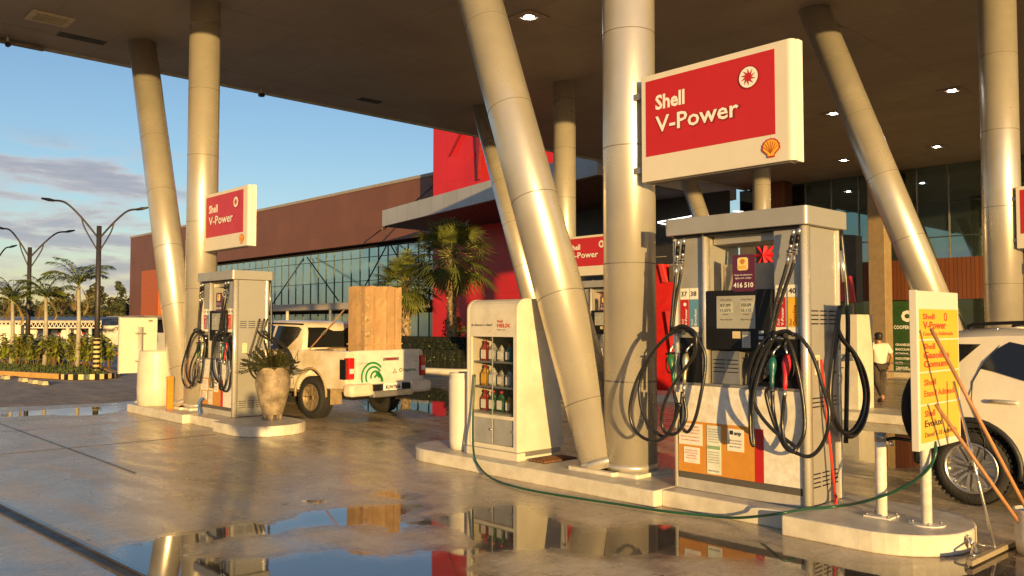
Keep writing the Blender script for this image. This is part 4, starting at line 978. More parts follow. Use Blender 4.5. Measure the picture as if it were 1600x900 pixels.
def truck(loc, rz):
    t = thing('pickup_truck', 'dusty white pickup truck carrying a tall cardboard box, parked by the left island', 'pickup truck', loc, None, rz, local=True)
    hw = .88
    def sec(w, zb, zt): return [(w*.80, zb), (w*.97, zb+.07), (w, zb+.25), (w*1.0, (zb+zt)/2+.1), (w*.975, zt-.06), (w*.95, zt-.01), (w*.90, zt), (0, zt)]
    st = [(.14, sec(hw*.96, .50, 1.165)), (.2, sec(hw*.99, .48, 1.17)), (.6, sec(hw, .47, 1.17)), (1.4, sec(hw, .45, 1.17)), (1.5, sec(hw, .42, 1.17)), (3.3, sec(hw, .40, 1.13)), (3.6, sec(hw, .42, 1.12)), (4.5, sec(hw*.97, .45, 1.04)), (4.85, sec(hw*.88, .45, .96)), (5.0, sec(hw*.8, .48, .8))]
    body = loft(st).build('body', truckw, t); fixn(body)
    cs = []
    def cutter(mb): o = mb.build('cutter', truckw, t); fixn(o); cs.append(o)
    for y in (1.12, 4.05):
        for s in (-1, 1): cutter(MB().cyl((s*.55, y, .42), (s*1.2, y, .42), .425, n=36))
    cutter(MB().box(-.78, .78, .22, 1.42, .72, 1.5))
    cut(body, cs)
    body.data.polygons.foreach_set('use_smooth', [False]*len(body.data.polygons)); 
    bv = body.modifiers.new('bevel', 'BEVEL'); bv.width = .012; bv.segments = 2; bv.limit_method = 'ANGLE'; bv.angle_limit = R(40)
    # cab
    def cs_(y, z0, z1, w0, w1): return [(w0*.2, z0), (w0, z0), (w0+(w1-w0)*.55, z0+(z1-z0)*.55), (w1+.02, z1-.06), (w1-.05, z1), (0, z1+.015)]
    cab_ = loft([(1.46, cs_(0, 1.12, 1.22, .84, .80)), (1.52, cs_(0, 1.12, 1.48, .84, .72)), (1.62, cs_(0, 1.12, 1.60, .84, .68)), (1.8, cs_(0, 1.12, 1.655, .85, .675)), (2.6, cs_(0, 1.12, 1.68, .85, .675)), (3.0, cs_(0, 1.12, 1.62, .84, .66)), (3.3, cs_(0, 1.12, 1.42, .82, .68)), (3.7, cs_(0, 1.10, 1.14, .78, .74))]).build('cab', truckw, t); fixn(cab_)
    fx = lambda z: .85+(.675+.02-.85)*(z-1.12)/(1.60-1.12)
    for s in (-1, 1):
        overlay([(1.88, 1.20), (1.68, 1.38), (1.62, 1.52), (1.72, 1.565), (2.36, 1.585), (2.40, 1.17), (2.05, 1.165)], fx, s, 'window', winm, t)
        overlay([(2.46, 1.17), (2.44, 1.585), (2.75, 1.575), (3.1, 1.42), (3.35, 1.2), (3.2, 1.17)], fx, s, 'window', winm, t)
        overlay([(1.60, 1.60), (1.62, 1.625), (2.9, 1.65), (2.9, 1.62)], lambda z: .70, s, 'roof_trim', black, t, .01)
        overlay([(2.10, .985), (2.10, 1.02), (2.30, 1.02), (2.30, .985)], lambda z: hw*.985, s, 'door_handle', black, t, .02)
        overlay([(1.2, 1.0), (1.2, 1.09), (1.4, 1.09), (1.4, 1.0)], lambda z: hw*.975, s, 'fuel_flap', truckw, t, .004)
        m = MB(); 
        for y0, z0, y1, z1 in ((1.62, .55, 1.62, .95), (1.62, .95, 1.50, 1.16), (2.42, .5, 2.42, 1.16), (1.50, 1.10, 1.50, .62)):
            a, b_ = Vector((s*(hw+.001), y0, z0)), Vector((s*(hw-.02), y1, z1))
            m.tube([a, b_], .004, 4)
        m.build('door_gap', black, t)
        m = MB()
        P = [Vector((s*(hw-.005), 1.12+.44*math.cos(R(a)), .42+.44*math.sin(R(a)))) for a in range(-8, 190, 12)]
        dtm = mat('dusty_trim', (.40, .30, .18), .6, var=.15); m.tube(P, .022, 6).build('wheel_arch_lip', dtm, t); P = [p+Vector((0, 2.93, 0)) for p in P]; MB().tube(P, .022, 6).build('wheel_arch_lip', dtm, t)
        MB().box(s*.84-.03, s*.84+.03, 1.75, 3.45, .34, .40).build('side_step', cladding, t, .01)
        MB().box(s*.72-.12, s*.72+.12, .60, .63, .26, .56).build('mud_flap', mat('mud_flap', (.30, .22, .12), .7, var=.2), t, .01)
        for y in (1.12, 4.05): wheel(t, (s*.76, y, .36), .36, .24, 8, s, rimmat=mat('dusty_rim', (.33, .25, .16), .55, metal=.4, var=.2))
    # rear glass, tailgate, lights, bumper
    MB().add([(-.72, 1.438, 1.20), (.72, 1.438, 1.20), (.66, 1.500, 1.47), (-.66, 1.500, 1.47), (.62, 1.575, 1.555), (-.62, 1.575, 1.555)], [(0, 1, 2, 3), (3, 2, 4, 5)]).build('rear_window', winm, t)
    tg = MB().box(-.70, .70, .10, .16, .60, 1.175).build('tailgate', mat('tailgate_white', (.68, .64, .57), .32, var=.08, coat=.4), t, .012)
    Xt = (1, 0, 0); Z = (0, 0, 1)
    MB().box(-.14, .22, .094, .10, .99, 1.045).build('gate_handle', chrome, tg, .004); MB().box(-.08, .16, .091, .0945, 1.005, 1.03).build('handle_recess', darkred, tg)
    gm = mat('logo_green', (.02, .22, .06), .5, var=0, rvar=0)
    m = MB()
    for r_, ph0, ph1, cx, cz in ((.235, 40, 205, -.36, .73), (.165, 30, 215, -.34, .73), (.10, 20, 200, -.30, .72), (.05, 0, 180, -.27, .70), (.13, -10, 90, -.30, .66), (.20, 5, 60, -.34, .62)):
        P = [Vector((cx+r_*math.cos(R(a)), .0965, cz+r_*math.sin(R(a)))) for a in range(ph0, ph1, 9)]; w_ = .019
        i = len(m.v)
        for k, p in enumerate(P):
            d = (P[min(k+1, len(P)-1)]-P[max(k-1, 0)]).normalized(); nn2 = Vector((-d.z, 0, d.x)); m.v += [tuple(p-nn2*w_), tuple(p+nn2*w_)]
        for k in range(len(P)-1): m.f.append((i+2*k, i+2*k+2, i+2*k+3, i+2*k+1)); m.sm.append(False)
    m.build('wave_logo', gm, tg)
    m = MB()
    for a in (90, 210, 330):
        c_ = Vector((.13, .0975, .80)); d = Vector((math.cos(R(a)), 0, math.sin(R(a)))); q_ = Vector((-d.z, 0, d.x)); m.face([c_, c_+d*.03+q_*.017, c_+d*.06, c_+d*.03-q_*.017])
    m.build('three_diamond_badge', chrome, tg)
    text('Segubras', gm, tg, (.32, .0985, .795), Xt, Z, .055, w=.30, bold=.02)
    m = MB().tube([(.265+.03*math.cos(R(a)), .097, .82+.03*math.sin(R(a))) for a in range(0, 360, 30)], .006, 5, closed=True); m.build('ring_logo', inkk, tg)
    text('L200 TRITON', inkk, tg, (-.66, .0985, .95), Xt, Z, .022, w=.26); text('4x4', inkk, tg, (.56, .0985, .96), Xt, Z, .022, w=.07)
    for s in (-1, 1):
        m = MB().box(s*.80-.065, s*.80+.065, .10, .24, .70, 1.06); o = m.build('tail_light', tailred, t, .02)
        MB().box(s*.80-.05, s*.80+.04, .090, .096, .80, .88).build('reverse_lens', tailclear, o); MB().box(s*.875-.012, s*.875+.012, .16, .31, .70, 1.03).build('light_housing', black, o, .004)
        MB().box(s*.66-.24, s*.66+.24, -.02, .22, .42, .63).build('bumper_end', truckw, t, .055)
    MB().box(-.44, .44, -.03, .1, .39, .50).build('bumper_step', chrome, t, .012)
    MB().box(-.42, .42, .02, .12, .50, .60).build('bumper_recess', black, t)
    pl_ = MB().box(-.20, .20, -.006, .02, .495, .62).build('licence_plate', paper, t, .004); text('RUW7B56', inkk, pl_, (-.165, -.0075, .52), Xt, Z, .062, w=.33, bold=.04)
    MB().box(-.6, .6, .3, 4.7, .34, .46).build('underbody', black, t)
    m = MB().cyl((-.7, 1.12, .36), (.7, 1.12, .36), .06); m.tube([(.4, .2, .38), (.4, 1.0, .36)], .03, 8); m.build('axle', cladding, t)
    return t
tth = R(6)
TL = Vector((7.47, 11.78, 0)); TR = truck(TL+Vector((math.cos(tth), math.sin(tth), 0))*.88, tth)
# cardboard box standing in the bed
def tw(x, y, z): return TL+Vector((math.cos(tth), math.sin(tth), 0))*(.88+x)+Vector((-math.sin(tth), math.cos(tth), 0))*y+Vector((0, 0, z))
card = mat('cardboard', (.43, .27, .135), .75, var=.09, scale=2.5, bump=.3, bscale=9)
ORG = Vector((0, 0, 0))
bx = thing('cardboard_box', 'tall brown cardboard box wrapped in torn paper standing in the pickup bed', 'box', tw(-.02, .45, .76), None, tth, local=True)
q = random.Random(5); m = MB(); nz_ = 16; W2, D2, H2 = .41, .22, 1.50
ring = []
for k in range(11): ring.append((-W2+2*W2*k/10, -D2))
for k in range(1, 5): ring.append((W2, -D2+2*D2*k/4))
for k in range(1, 11): ring.append((W2-2*W2*k/10, D2))
for k in range(1, 4): ring.append((-W2, D2-2*D2*k/4))
nr = len(ring)
fold = [q.uniform(-.006, .006) for _ in range(nr)]
for j in range(nz_+1):
    for k, (x, y) in enumerate(ring):
        d = fold[k]+q.uniform(-.006, .006); e_ = q.uniform(-.012, .014) if j == nz_ else 0
        m.v.append((x+d*(1 if abs(x) > .4 else .3), y+d*(1 if abs(y) > .2 else .2), H2*j/nz_+e_))
for j in range(nz_):
    for k in range(nr): m.f.append((j*nr+k, j*nr+(k+1) % nr, (j+1)*nr+(k+1) % nr, (j+1)*nr+k)); m.sm.append(False)
m.f.append(tuple(nz_*nr+k for k in range(nr))); m.sm.append(False); m.build('carton', card, bx)
m = MB()
for x0, x1 in ((-.225, -.185), (.06, .075), (.245, .26)): m.box(x0, x1, -D2-.016, -D2+.004, .02, H2-.03)
m.build('carton_edge', mat('card_edge', (.40, .235, .115), .7, var=.1), bx)
m = MB()
for k in range(46):
    z = q.uniform(.02, H2-.06); L_ = q.uniform(.03, .09); x = q.choice((-1, 1))*q.uniform(.30, .42); y = -D2-.018
    if k % 3 == 0: m.obox((-W2-.012, q.uniform(-.2, .2), z), (.002, 0, 0), (0, L_*.4, .01), (0, -.005, L_*.3))
    else: m.obox((x, y, z), (L_*.4, 0, q.uniform(-.01, .01)), (0, .002, 0), (q.uniform(-.01, .01), 0, L_*.35))
m.build('torn_paper', mat('tape_shine', (.55, .40, .24), .3, var=.25, scale=14), bx)
m = MB().box(-W2-.018, W2+.018, -D2-.02, D2+.018, .50, .525); m.build('packing_strap', mat('tan_strap', (.46, .30, .15), .4), bx)
ORG = Vector((0, 0, 0))
sm = mat('strap_pink', (.55, .30, .17), .6)
for a, b_, lb in ((tw(-.66, .5, 1.85), tw(-.84, 1.25, 1.15), 'tan ratchet strap running from the cardboard box down to the left bed rail'), (tw(.40, .4, 1.90), tw(.72, .35, 1.18), 'orange ratchet strap running from the cardboard box down to the right bed rail')):
    d = (b_-a); t = thing('ratchet_strap', lb, 'strap', b_); 
    s_ = Vector((0, 0, 1)).cross(d).normalized(); n_ = s_.cross(d).normalized()
    MB().obox((a+b_)/2, d/2, s_*.018, n_*.002).build('webbing', sm, t); MB().obox(a.lerp(b_, .55), d.normalized()*.05, s_*.024, n_*.012).build('ratchet', steel, t)
# sacks of gear behind the cab
t = thing('gear_bundle', 'low pile of beige gear lying in the pickup bed behind the cab window', 'bundle', tw(-.3, 1.25, .74))
m = MB(); q = random.Random(9)
for k in range(4): m.obox(tw(-.55+.3*k, 1.2, 1.08+.03*(k % 2)), Vector((.16, .02, .0)), Vector((0, .12, .01)), Vector((.01, 0, .09)))
m.build('gear', mat('gear_beige', (.42, .33, .2), .7, var=.2), t, .03)

def suv(loc, rz):
    t = thing('suv_car', 'white compact suv with black roof rails parked beyond the near island at the right', 'car', loc, None, rz, local=True)
    def sec(hw, zb, zbelt, hwr, zr): return [(hw*.85, zb), (hw*.97, zb+.05), (hw*.995, zb+.2), (hw, .72), (hw*.99, .88), (hw*.965, zbelt), (hw*.965+(hwr-hw*.965)*.5, zbelt+(zr-.07-zbelt)*.52), (hwr+.03, zr-.07), (hwr-.06, zr-.012), (hwr*.5, zr+.008), (0, zr+.012)]
    st = [(.0, sec(.78, .36, .90, .70, 1.02)), (.05, sec(.84, .32, 1.02, .70, 1.30)), (.14, sec(.865, .30, 1.05, .66, 1.50)), (.30, sec(.875, .29, 1.06, .665, 1.565)), (.7, sec(.88, .27, 1.05, .68, 1.585)), (1.4, sec(.88, .25, 1.03, .69, 1.60)), (2.1, sec(.88, .25, 1.01, .68, 1.58)),
          (2.5, sec(.88, .25, 1.00, .66, 1.49)), (3.05, sec(.87, .27, .99, .70, 1.10)), (3.2, sec(.86, .28, .95, .66, 1.03)), (3.7, sec(.83, .30, .85, .58, .95)), (3.95, sec(.74, .32, .70, .5, .82)), (4.02, sec(.66, .36, .55, .4, .66))]
    body = loft(st).build('body', carwhite, t); fixn(body); cs = []
    for y in (.48, 3.02):
        for s in (-1, 1):
            o = MB().cyl((s*.55, y, .36), (s*1.2, y, .36), .385, n=40).build('cutter', carwhite, t); fixn(o); cs.append(o)
    cut(body, cs)
    bm = bmesh.new(); bm.from_mesh(body.data)
    for f in bm.faces: f.smooth = True
    bm.to_mesh(body.data); bm.free()
    try: body.data.set_sharp_from_angle(angle=R(38))
    except Exception: pass
    def fx(z): return .85+(.70-.85)*(z-1.05)/(1.50-1.05) if z > 1.05 else .876
    Y = lambda yw: 3.20-yw
    for s in (-1, 1):
        overlay([(Y(3.20), 1.435), (Y(2.66), 1.44), (Y(2.84), 1.26), (Y(3.14), 1.14), (Y(3.22), 1.16)], fx, s, 'quarter_window', winm, t, .012)
        overlay([(Y(2.64), 1.225), (Y(2.52), 1.40), (Y(2.42), 1.47), (Y(2.28), 1.49), (Y(1.70), 1.50), (Y(1.70), 1.07), (Y(2.28), 1.13), (Y(2.52), 1.20)], fx, s, 'rear_door_window', winm, t, .012)
        overlay([(Y(1.66), 1.07), (Y(1.66), 1.50), (Y(1.3), 1.49), (Y(.95), 1.42), (Y(.55), 1.12), (Y(.6), 1.05)], fx, s, 'front_door_window', winm, t, .012)
        MB().tube(spline([(s*.63, .42, 1.575), (s*.65, .5, 1.62), (s*.665, 1.3, 1.645), (s*.655, 2.0, 1.625), (s*.64, 2.15, 1.575)], 5), .016, 8).build('roof_rail', black, t)
        P = [(s*.882, .48+.405*math.cos(R(a)), .36+.405*math.sin(R(a))) for a in range(-12, 193, 10)]
        m = MB().tube(P, .026, 6); m.tube([(p[0]*.985, p[1]+2.54, p[2]) for p in P], .026, 6)
        m.box(s*.87-.02, s*.87+.02, .9, 2.6, .25, .40); m.build('wheel_arch_cladding', cladding, t)
        m = MB(); zz = [(Y(2.60), .42), (Y(2.60), .60), (Y(2.66), .80), (Y(2.70), .95), (Y(2.70), 1.10), (Y(2.62), 1.28), (Y(2.50), 1.44), (Y(2.36), 1.525)]
        m.tube([(s*(fx(z)+.004 if z > 1.05 else .883), y, z) for y, z in zz], .0045, 5)
        m.build('door_gap', black, t); MB().tube([(s*(fx(z)+.004 if z > 1.05 else .884), Y(1.68), z) for z in (.38, .7, 1.0, 1.06)], .0045, 5).build('door_gap', black, t)
        MB().tube(spline([(s*.882, Y(2.55), .94), (s*.905, Y(2.50), .945), (s*.908, Y(2.40), .945), (s*.882, Y(2.34), .94)], 5), .019, 8).build('door_handle', mat('handle_chrome', (.62, .56, .45), .2, metal=.5), t)
        MB().tube(spline([(s*.90, Y(1.55), .93), (s*.908, Y(1.45), .935), (s*.90, Y(1.35), .93)], 5), .018, 8).build('door_handle', mat('handle_chrome', (.62, .56, .45), .2), t)
        MB().box(s*.93-.08, s*.93+.08, Y(.72), Y(.62), 1.02, 1.14).build('wing_mirror', carwhite, t, .03)
        MB().box(s*.80-.04, s*.80+.04, .03, .13, .86, 1.12).build('tail_light', tailred, t, .02)
        for y in (.48, 3.02): wheel(t, (s*.775, y, .335), .335, .21, 14, s, .66)
    MB().box(-.80, .80, -.06, .08, .30, .55).build('rear_bumper', cladding, t, .04)
    MB().add([(-.60, .0935, 1.12), (.60, .0935, 1.12), (.56, .165, 1.46), (-.56, .165, 1.46)], [(0, 1, 2, 3)]).build('rear_window', winm, t)
    MB().add([(-.62, 2.62, 1.43), (.62, 2.62, 1.43), (.68, 3.07, 1.12), (-.68, 3.07, 1.12)], [(0, 1, 2, 3)]).build('windscreen', winm, t)
    sp_ = MB().lathe([(.05, .12), (.26, .12), (.335, .08), (.345, 0), (.335, -.10), (.2, -.12), (.05, -.12)], (.12, -.20, .77), 36, ax=Matrix(((1, 0, 0), (0, 0, -1), (0, 1, 0)))).build('spare_wheel', tyrem, t)
    MB().box(-.6, .6, .2, 3.7, .20, .32).build('underbody', black, t)
    return t
SV = suv((9.05, 3.20, 0), R(180))

# ---------------------------------------------------------------- people
def skin_mesh(name, verts, edges, radii, m, parent, root=0, sub=2):
    me = bpy.data.meshes.new(name); me.from_pydata([tuple(Vector(v)) for v in verts], edges, [])
    o = bpy.data.objects.new(name, me); COL.objects.link(o); o.parent = parent
    sk = o.modifiers.new('skin', 'SKIN'); sk.use_smooth_shade = True
    for i, r_ in enumerate(radii):
        v = me.skin_vertices[0].data[i]; v.radius = (r_, r_) if isinstance(r_, (int, float)) else r_; v.use_root = (i == root)
    s = o.modifiers.new('sub', 'SUBSURF'); s.levels = sub; s.render_levels = sub
    dg = bpy.context.evaluated_depsgraph_get(); me2 = bpy.data.meshes.new_from_object(o.evaluated_get(dg)); o.modifiers.clear(); o.data = me2
    me2.polygons.foreach_set('use_smooth', [True]*len(me2.polygons)); me2.materials.clear(); me2.materials.append(m); return o
skinm = mat('skin', (.36, .17, .09), .5, var=.04)
def person(loc, rz, label, pose, shirtm, trm, s=1.0):
    """local frame: faces +y, feet at z=0"""
    t = thing('person', label, 'person', loc, None, rz, local=True); t.scale = (s, s, s)
    J = dict(pel=(0, 0, .95), waist=(0, 0, 1.08), chest=(0, .01, 1.28), neck=(0, .0, 1.47), head0=(0, .02, 1.56), head1=(0, .03, 1.66), top=(0, .02, 1.74))
    J.update(pose)
    names = ['pel', 'waist', 'chest', 'neck', 'head0', 'head1', 'top', 'shR', 'elR', 'wrR', 'haR', 'shL', 'elL', 'wrL', 'haL', 'hiR', 'knR', 'anR', 'toR', 'hiL', 'knL', 'anL', 'toL']
    E = [('pel', 'waist'), ('waist', 'chest'), ('chest', 'neck'), ('neck', 'head0'), ('head0', 'head1'), ('head1', 'top'), ('chest', 'shR'), ('shR', 'elR'), ('elR', 'wrR'), ('wrR', 'haR'), ('chest', 'shL'), ('shL', 'elL'), ('elL', 'wrL'), ('wrL', 'haL'),
         ('pel', 'hiR'), ('hiR', 'knR'), ('knR', 'anR'), ('anR', 'toR'), ('pel', 'hiL'), ('hiL', 'knL'), ('knL', 'anL'), ('anL', 'toL')]
    rad = dict(pel=(.135, .11), waist=(.13, .10), chest=(.145, .11), neck=.052, head0=(.072, .085), head1=(.082, .098), top=(.05, .06), hi=(.085), kn=.058, an=.04, to=.038, sh=.06, el=.04, wr=.028, ha=.036)
    ix = {n: i for i, n in enumerate(names)}; rr = [rad.get(n, rad.get(n[:2])) for n in names]
    body = skin_mesh('body', [J[n] for n in names], [(ix[a], ix[b_]) for a, b_ in E], rr, skinm, t, 0, 2)
    # fingers, joined to the hands
    def sub_chain(nm, keys, radii, m, par, sub=2, ext=None):
        vs = [J[k] if isinstance(k, str) else k for k in keys]; return skin_mesh(nm, vs, [(i, i+1) for i in range(len(vs)-1)], radii, m, par, 0, sub)
    for sd_ in 'RL':
        h_ = Vector(J['ha'+sd_]); w_ = Vector(J['wr'+sd_]); d = (h_-w_).normalized(); acr = d.cross(Vector((1, 0, 0))).normalized()
        for k in range(4):
            o_ = acr*(.022*(k-1.5)); l_ = (.065, .078, .072, .055)[k]
            sub_chain('finger', [h_+o_*.8-d*.01, h_+o_+d*l_*.5+Vector((.004, 0, 0)), h_+o_+d*l_+Vector((.012 if sd_ == 'L' else -.012, 0, 0))], [.010, .009, .007], skinm, body, 1)
        sub_chain('thumb', [h_-d*.03+acr*.02, h_+acr*.045, h_+acr*.055+d*.03], [.011, .010, .008], skinm, body, 1)
    # face
    c = Vector(J['head1'])
    m = MB().lathe([(.001, -.012), (.012, -.004), (.012, .01), (.001, .03)], c+Vector((0, .095, -.045)), 8); m.build('nose', skinm, body)
    for s_ in (-1, 1):
        MB().lathe([(.001, -.03), (.012, -.02), (.016, .0), (.012, .025), (.001, .032)], c+Vector((s_*.083, .0, -.03)), 8, sx=.6).build('ear', skinm, body)
        MB().lathe([(.001, -.007), (.008, 0), (.001, .007)], c+Vector((s_*.030, .088, -.005)), 8).build('eye', inkk, body)
    MB().box(c.x-.022, c.x+.022, .105, .112, c.z-.088, c.z-.08).build('mouth', darkred, body)
    hm = mat('dark_hair', (.012, .010, .009), .6)
    m = MB().lathe([(.050, -.105), (.068, -.085), (.079, -.04), (.085, .0), (.088, .035), (.078, .075), (.048, .102), (.001, .110)], c+Vector((0, -.024, -.008)), 22, sy=1.10); m.build('hair', hm, body)
    m = MB().lathe([(.03, -.115), (.055, -.10), (.072, -.07), (.076, -.045), (.06, -.04)], c+Vector((0, .028, 0)), 18, sy=1.05); m.build('beard', hm, body)
    # clothes
    V = Vector
    def lp(a, b_, k): return tuple(V(J[a]).lerp(V(J[b_]), k))
    n2 = ['pel', 'waist', 'chest', 'nk', 'shR', 'slR', 'shL', 'slL']; J2 = dict(J); J2['nk'] = lp('chest', 'neck', .68); J2['slR'] = lp('shR', 'elR', .82); J2['slL'] = lp('shL', 'elL', .82); J2['pel'] = (J['pel'][0], J['pel'][1], J['pel'][2]-.06)
    r2 = [(.165, .13), (.165, .128), (.172, .135), (.075, .075), .083, .072, .083, .072]; i2 = {n: i for i, n in enumerate(n2)}
    skin_mesh('shirt', [J2[n] for n in n2], [(i2[a], i2[b_]) for a, b_ in (('pel', 'waist'), ('waist', 'chest'), ('chest', 'nk'), ('chest', 'shR'), ('shR', 'slR'), ('chest', 'shL'), ('shL', 'slL'))], r2, shirtm, t, 0, 2)
    n3 = ['pel', 'hiR', 'knR', 'cuR', 'hiL', 'knL', 'cuL']; J3 = dict(J); J3['cuR'] = lp('knR', 'anR', .9); J3['cuL'] = lp('knL', 'anL', .9); i3 = {n: i for i, n in enumerate(n3)}
    skin_mesh('trousers', [J3[n] for n in n3], [(i3[a], i3[b_]) for a, b_ in (('pel', 'hiR'), ('hiR', 'knR'), ('knR', 'cuR'), ('pel', 'hiL'), ('hiL', 'knL'), ('knL', 'cuL'))], [(.15, .12), .105, .078, .064, .105, .078, .064], trm, t, 0, 2)
    for sd_ in 'RL':
        a = V(J['an'+sd_]); b_ = V(J['to'+sd_]); d = (b_-a); sub_chain('shoe', [a-d*.15+V((0, 0, -.035)), a+d*.35+V((0, 0, -.035)), b_+d*.25], [(.052, .052), (.055, .048), (.042, .032)], mat('brown_shoe', (.10, .05, .03), .5), t, 2)
    return t
walk = dict(shR=(.19, 0, 1.42), elR=(.27, -.06, 1.15), wrR=(.27, .06, .93), haR=(.26, .10, .86), shL=(-.19, 0, 1.42), elL=(-.29, -.05, 1.17), wrL=(-.36, .05, .95), haL=(-.38, .08, .88),
            hiR=(.10, 0, .90), knR=(.09, .12, .50), anR=(.08, .02, .09), toR=(.09, .17, .04), hiL=(-.10, 0, .90), knL=(-.10, -.05, .49), anL=(-.09, -.28, .12), toL=(-.10, -.13, .04))
walk['head0'] = (-.01, .02, 1.56)
shirtm = mat('white_shirt', (.66, .60, .50), .7, var=.06, scale=9, bump=.6, bscale=5, stretch=(3, 3, .6))
man = at(1375, 624, z=-.30)
person((man.x, man.y, gz(man.x, man.y)), R(-43+8), 'bearded man in a white short-sleeved shirt and dark trousers walking away towards the shops', walk, shirtm, mat('dark_trousers', (.045, .032, .025), .8), 1.0).scale = (1.14, 1.1, 1.0)
stand = dict(shR=(.19, 0, 1.42), elR=(.24, .10, 1.20), wrR=(.10, .28, 1.40), haR=(.06, .32, 1.46), shL=(-.19, 0, 1.42), elL=(-.24, .10, 1.20), wrL=(-.10, .28, 1.40), haL=(-.06, .32, 1.46),
             hiR=(.10, 0, .90), knR=(.11, .02, .50), anR=(.12, -.02, .09), toR=(.13, .14, .04), hiL=(-.10, 0, .90), knL=(-.11, .02, .49), anL=(-.12, -.02, .09), toL=(-.13, .14, .04))
person((-.60, -.22, 0), YAW, 'person in a grey shirt standing and holding both hands up at the camera position', stand, mat('grey_shirt', (.2, .2, .2), .8), mat('dark_trousers', (.045, .032, .025), .8), 1.0)

# ---------------------------------------------------------------- promotional stand behind the pump (row two)
t = thing('promo_stand', 'red and dark grey display stand with a red star, half hidden behind the nearest pump', 'display stand', (15.9, 9.2, 0))
dg_ = mat('stand_grey', (.13, .115, .095), .5, metal=.2)
MB().box(15.5, 16.0, 7.55, 9.55, 1.95, 3.36).build('upper_panel', dg_, t, .01)
m = MB().prism([(7.55, 2.02), (7.55, 3.36), (7.13, 3.30), (7.13, 2.02)], 15.62, 15.9, tf=lambda a, b, c: (c, a, b)); m.build('angled_side_panel', mat('stand_grey_dark', (.075, .065, .058), .5), t)
MB().prism([(7.45, 2.53), (7.15, 2.52), (7.09, 2.02), (7.42, 2.05)], 15.44, 15.52, tf=lambda a, b, c: (c, a, b)).build('red_flag_panel', mat('stand_red', (.66, .05, .05), .4), t)
MB().box(15.55, 15.95, 10.35, 11.4, 2.55, 2.93).build('left_grey_panel', dg_, t, .01)
m = MB().prism([(11.75, .0), (11.75, 2.97), (11.55, 2.97), (11.45, 2.55), (11.05, 2.56), (11.0, 1.9), (11.18, .05)], 15.5, 15.75, tf=lambda a, b, c: (c, a, b)); m.build('red_fin', mat('stand_red2', (.62, .02, .02), .35), t)
m = MB().prism([(11.62, 2.97), (11.52, 2.97), (11.38, 2.55), (11.50, 2.55)], 15.44, 15.5, tf=lambda a, b, c: (c, a, b)); m.build('red_fin_edge', mat('stand_red', (.66, .05, .05), .4), t)
m = MB().prism([(11.42, 1.9), (11.20, 1.9), (11.02, .1), (11.12, .1)], 15.42, 15.49, tf=lambda a, b, c: (c, a, b)); m.build('red_fin_edge', mat('stand_red', (.66, .05, .05), .4), t)
MB().box(15.6, 15.9, 7.3, 11.2, 0, .12).build('stand_foot', dg_, t)
MB().box(15.7, 15.8, 7.5, 7.62, .1, 2.1).build('stand_post', dg_, t); MB().box(15.7, 15.8, 9.4, 11.2, .1, 2.6).build('stand_wall', dg_, t)
def star3d(name, parent, c, rr, r2, n, x, h, m_, ph=0):
    m = MB(); c = Vector(c); i0 = 0; m.v.append((x-h, c.y, c.z)); k_ = 2*n
    for k in range(k_):
        a = 2*math.pi*k/k_+ph; r_ = (rr[k//2 % len(rr)] if k % 2 == 0 else r2); m.v.append((x, c.y-r_*math.cos(a), c.z+r_*math.sin(a)))
    for k in range(k_): m.f.append((0, 1+(k+1) % k_, 1+k)); m.sm.append(False)
    o = m.build(name, m_, parent); fixn(o); return o
star3d('red_star', t, (15.44, 8.95, 3.02), (.42, .3), .13, 8, 15.49, .10, mat('star_red', (.66, .02, .04), .3))
# white service cabinet with a hook on the far island
t = thing('service_cabinet', 'white service cabinet on the far island seen right of the nearest pump', 'cabinet', (14.4, 6.75, .15))
MB().box(14.15, 14.75, 6.45, 7.0, .15, 1.78).build('cabinet_body', cream, t, .01)
MB().box(14.14, 14.152, 6.50, 6.72, 1.05, 1.10).build('hook_plate', steel, t); MB().cyl((14.15, 6.5, 1.02), (14.02, 6.5, 1.02), .03).build('hook', steel, t)
t = thing('concrete_block', 'low cream block standing on the far pavement left of the walking man', 'block', (19, 9, gz(19, 9)))
p = at(1352, 612, z=-.3); p2 = at(1322, 612, z=-.3)
MB().obox((p+p2)/2+Vector((.1, .1, .14)), (p2-p)/2, Vector((.12, .12, 0)), Vector((0, 0, .16))).build('block_body', cream, t)
# guard rail beside the shops
t = thing('guard_rail', 'thin metal guard rail standing in front of the shop windows beside the man', 'railing', (24, 9, gz(24, 9)))
m = MB(); g0 = gz(25, 9)
A_, B_ = at(1270, 542, z=g0+1.0), at(1425, 552, z=g0+1.0)
A_ = Vector((27.2, 14.2, g0)); B_ = Vector((27.2, 7.4, g0))
for h in (1.0, .72, .45, .2): m.cyl(A_+Vector((0, 0, h)), B_+Vector((0, 0, h)), .02, n=8)
for k in range(6): c_ = A_.lerp(B_, k/5); m.cyl(c_, c_+Vector((0, 0, 1.02)), .025, n=8)
m.build('rail_bars', chrome, t)

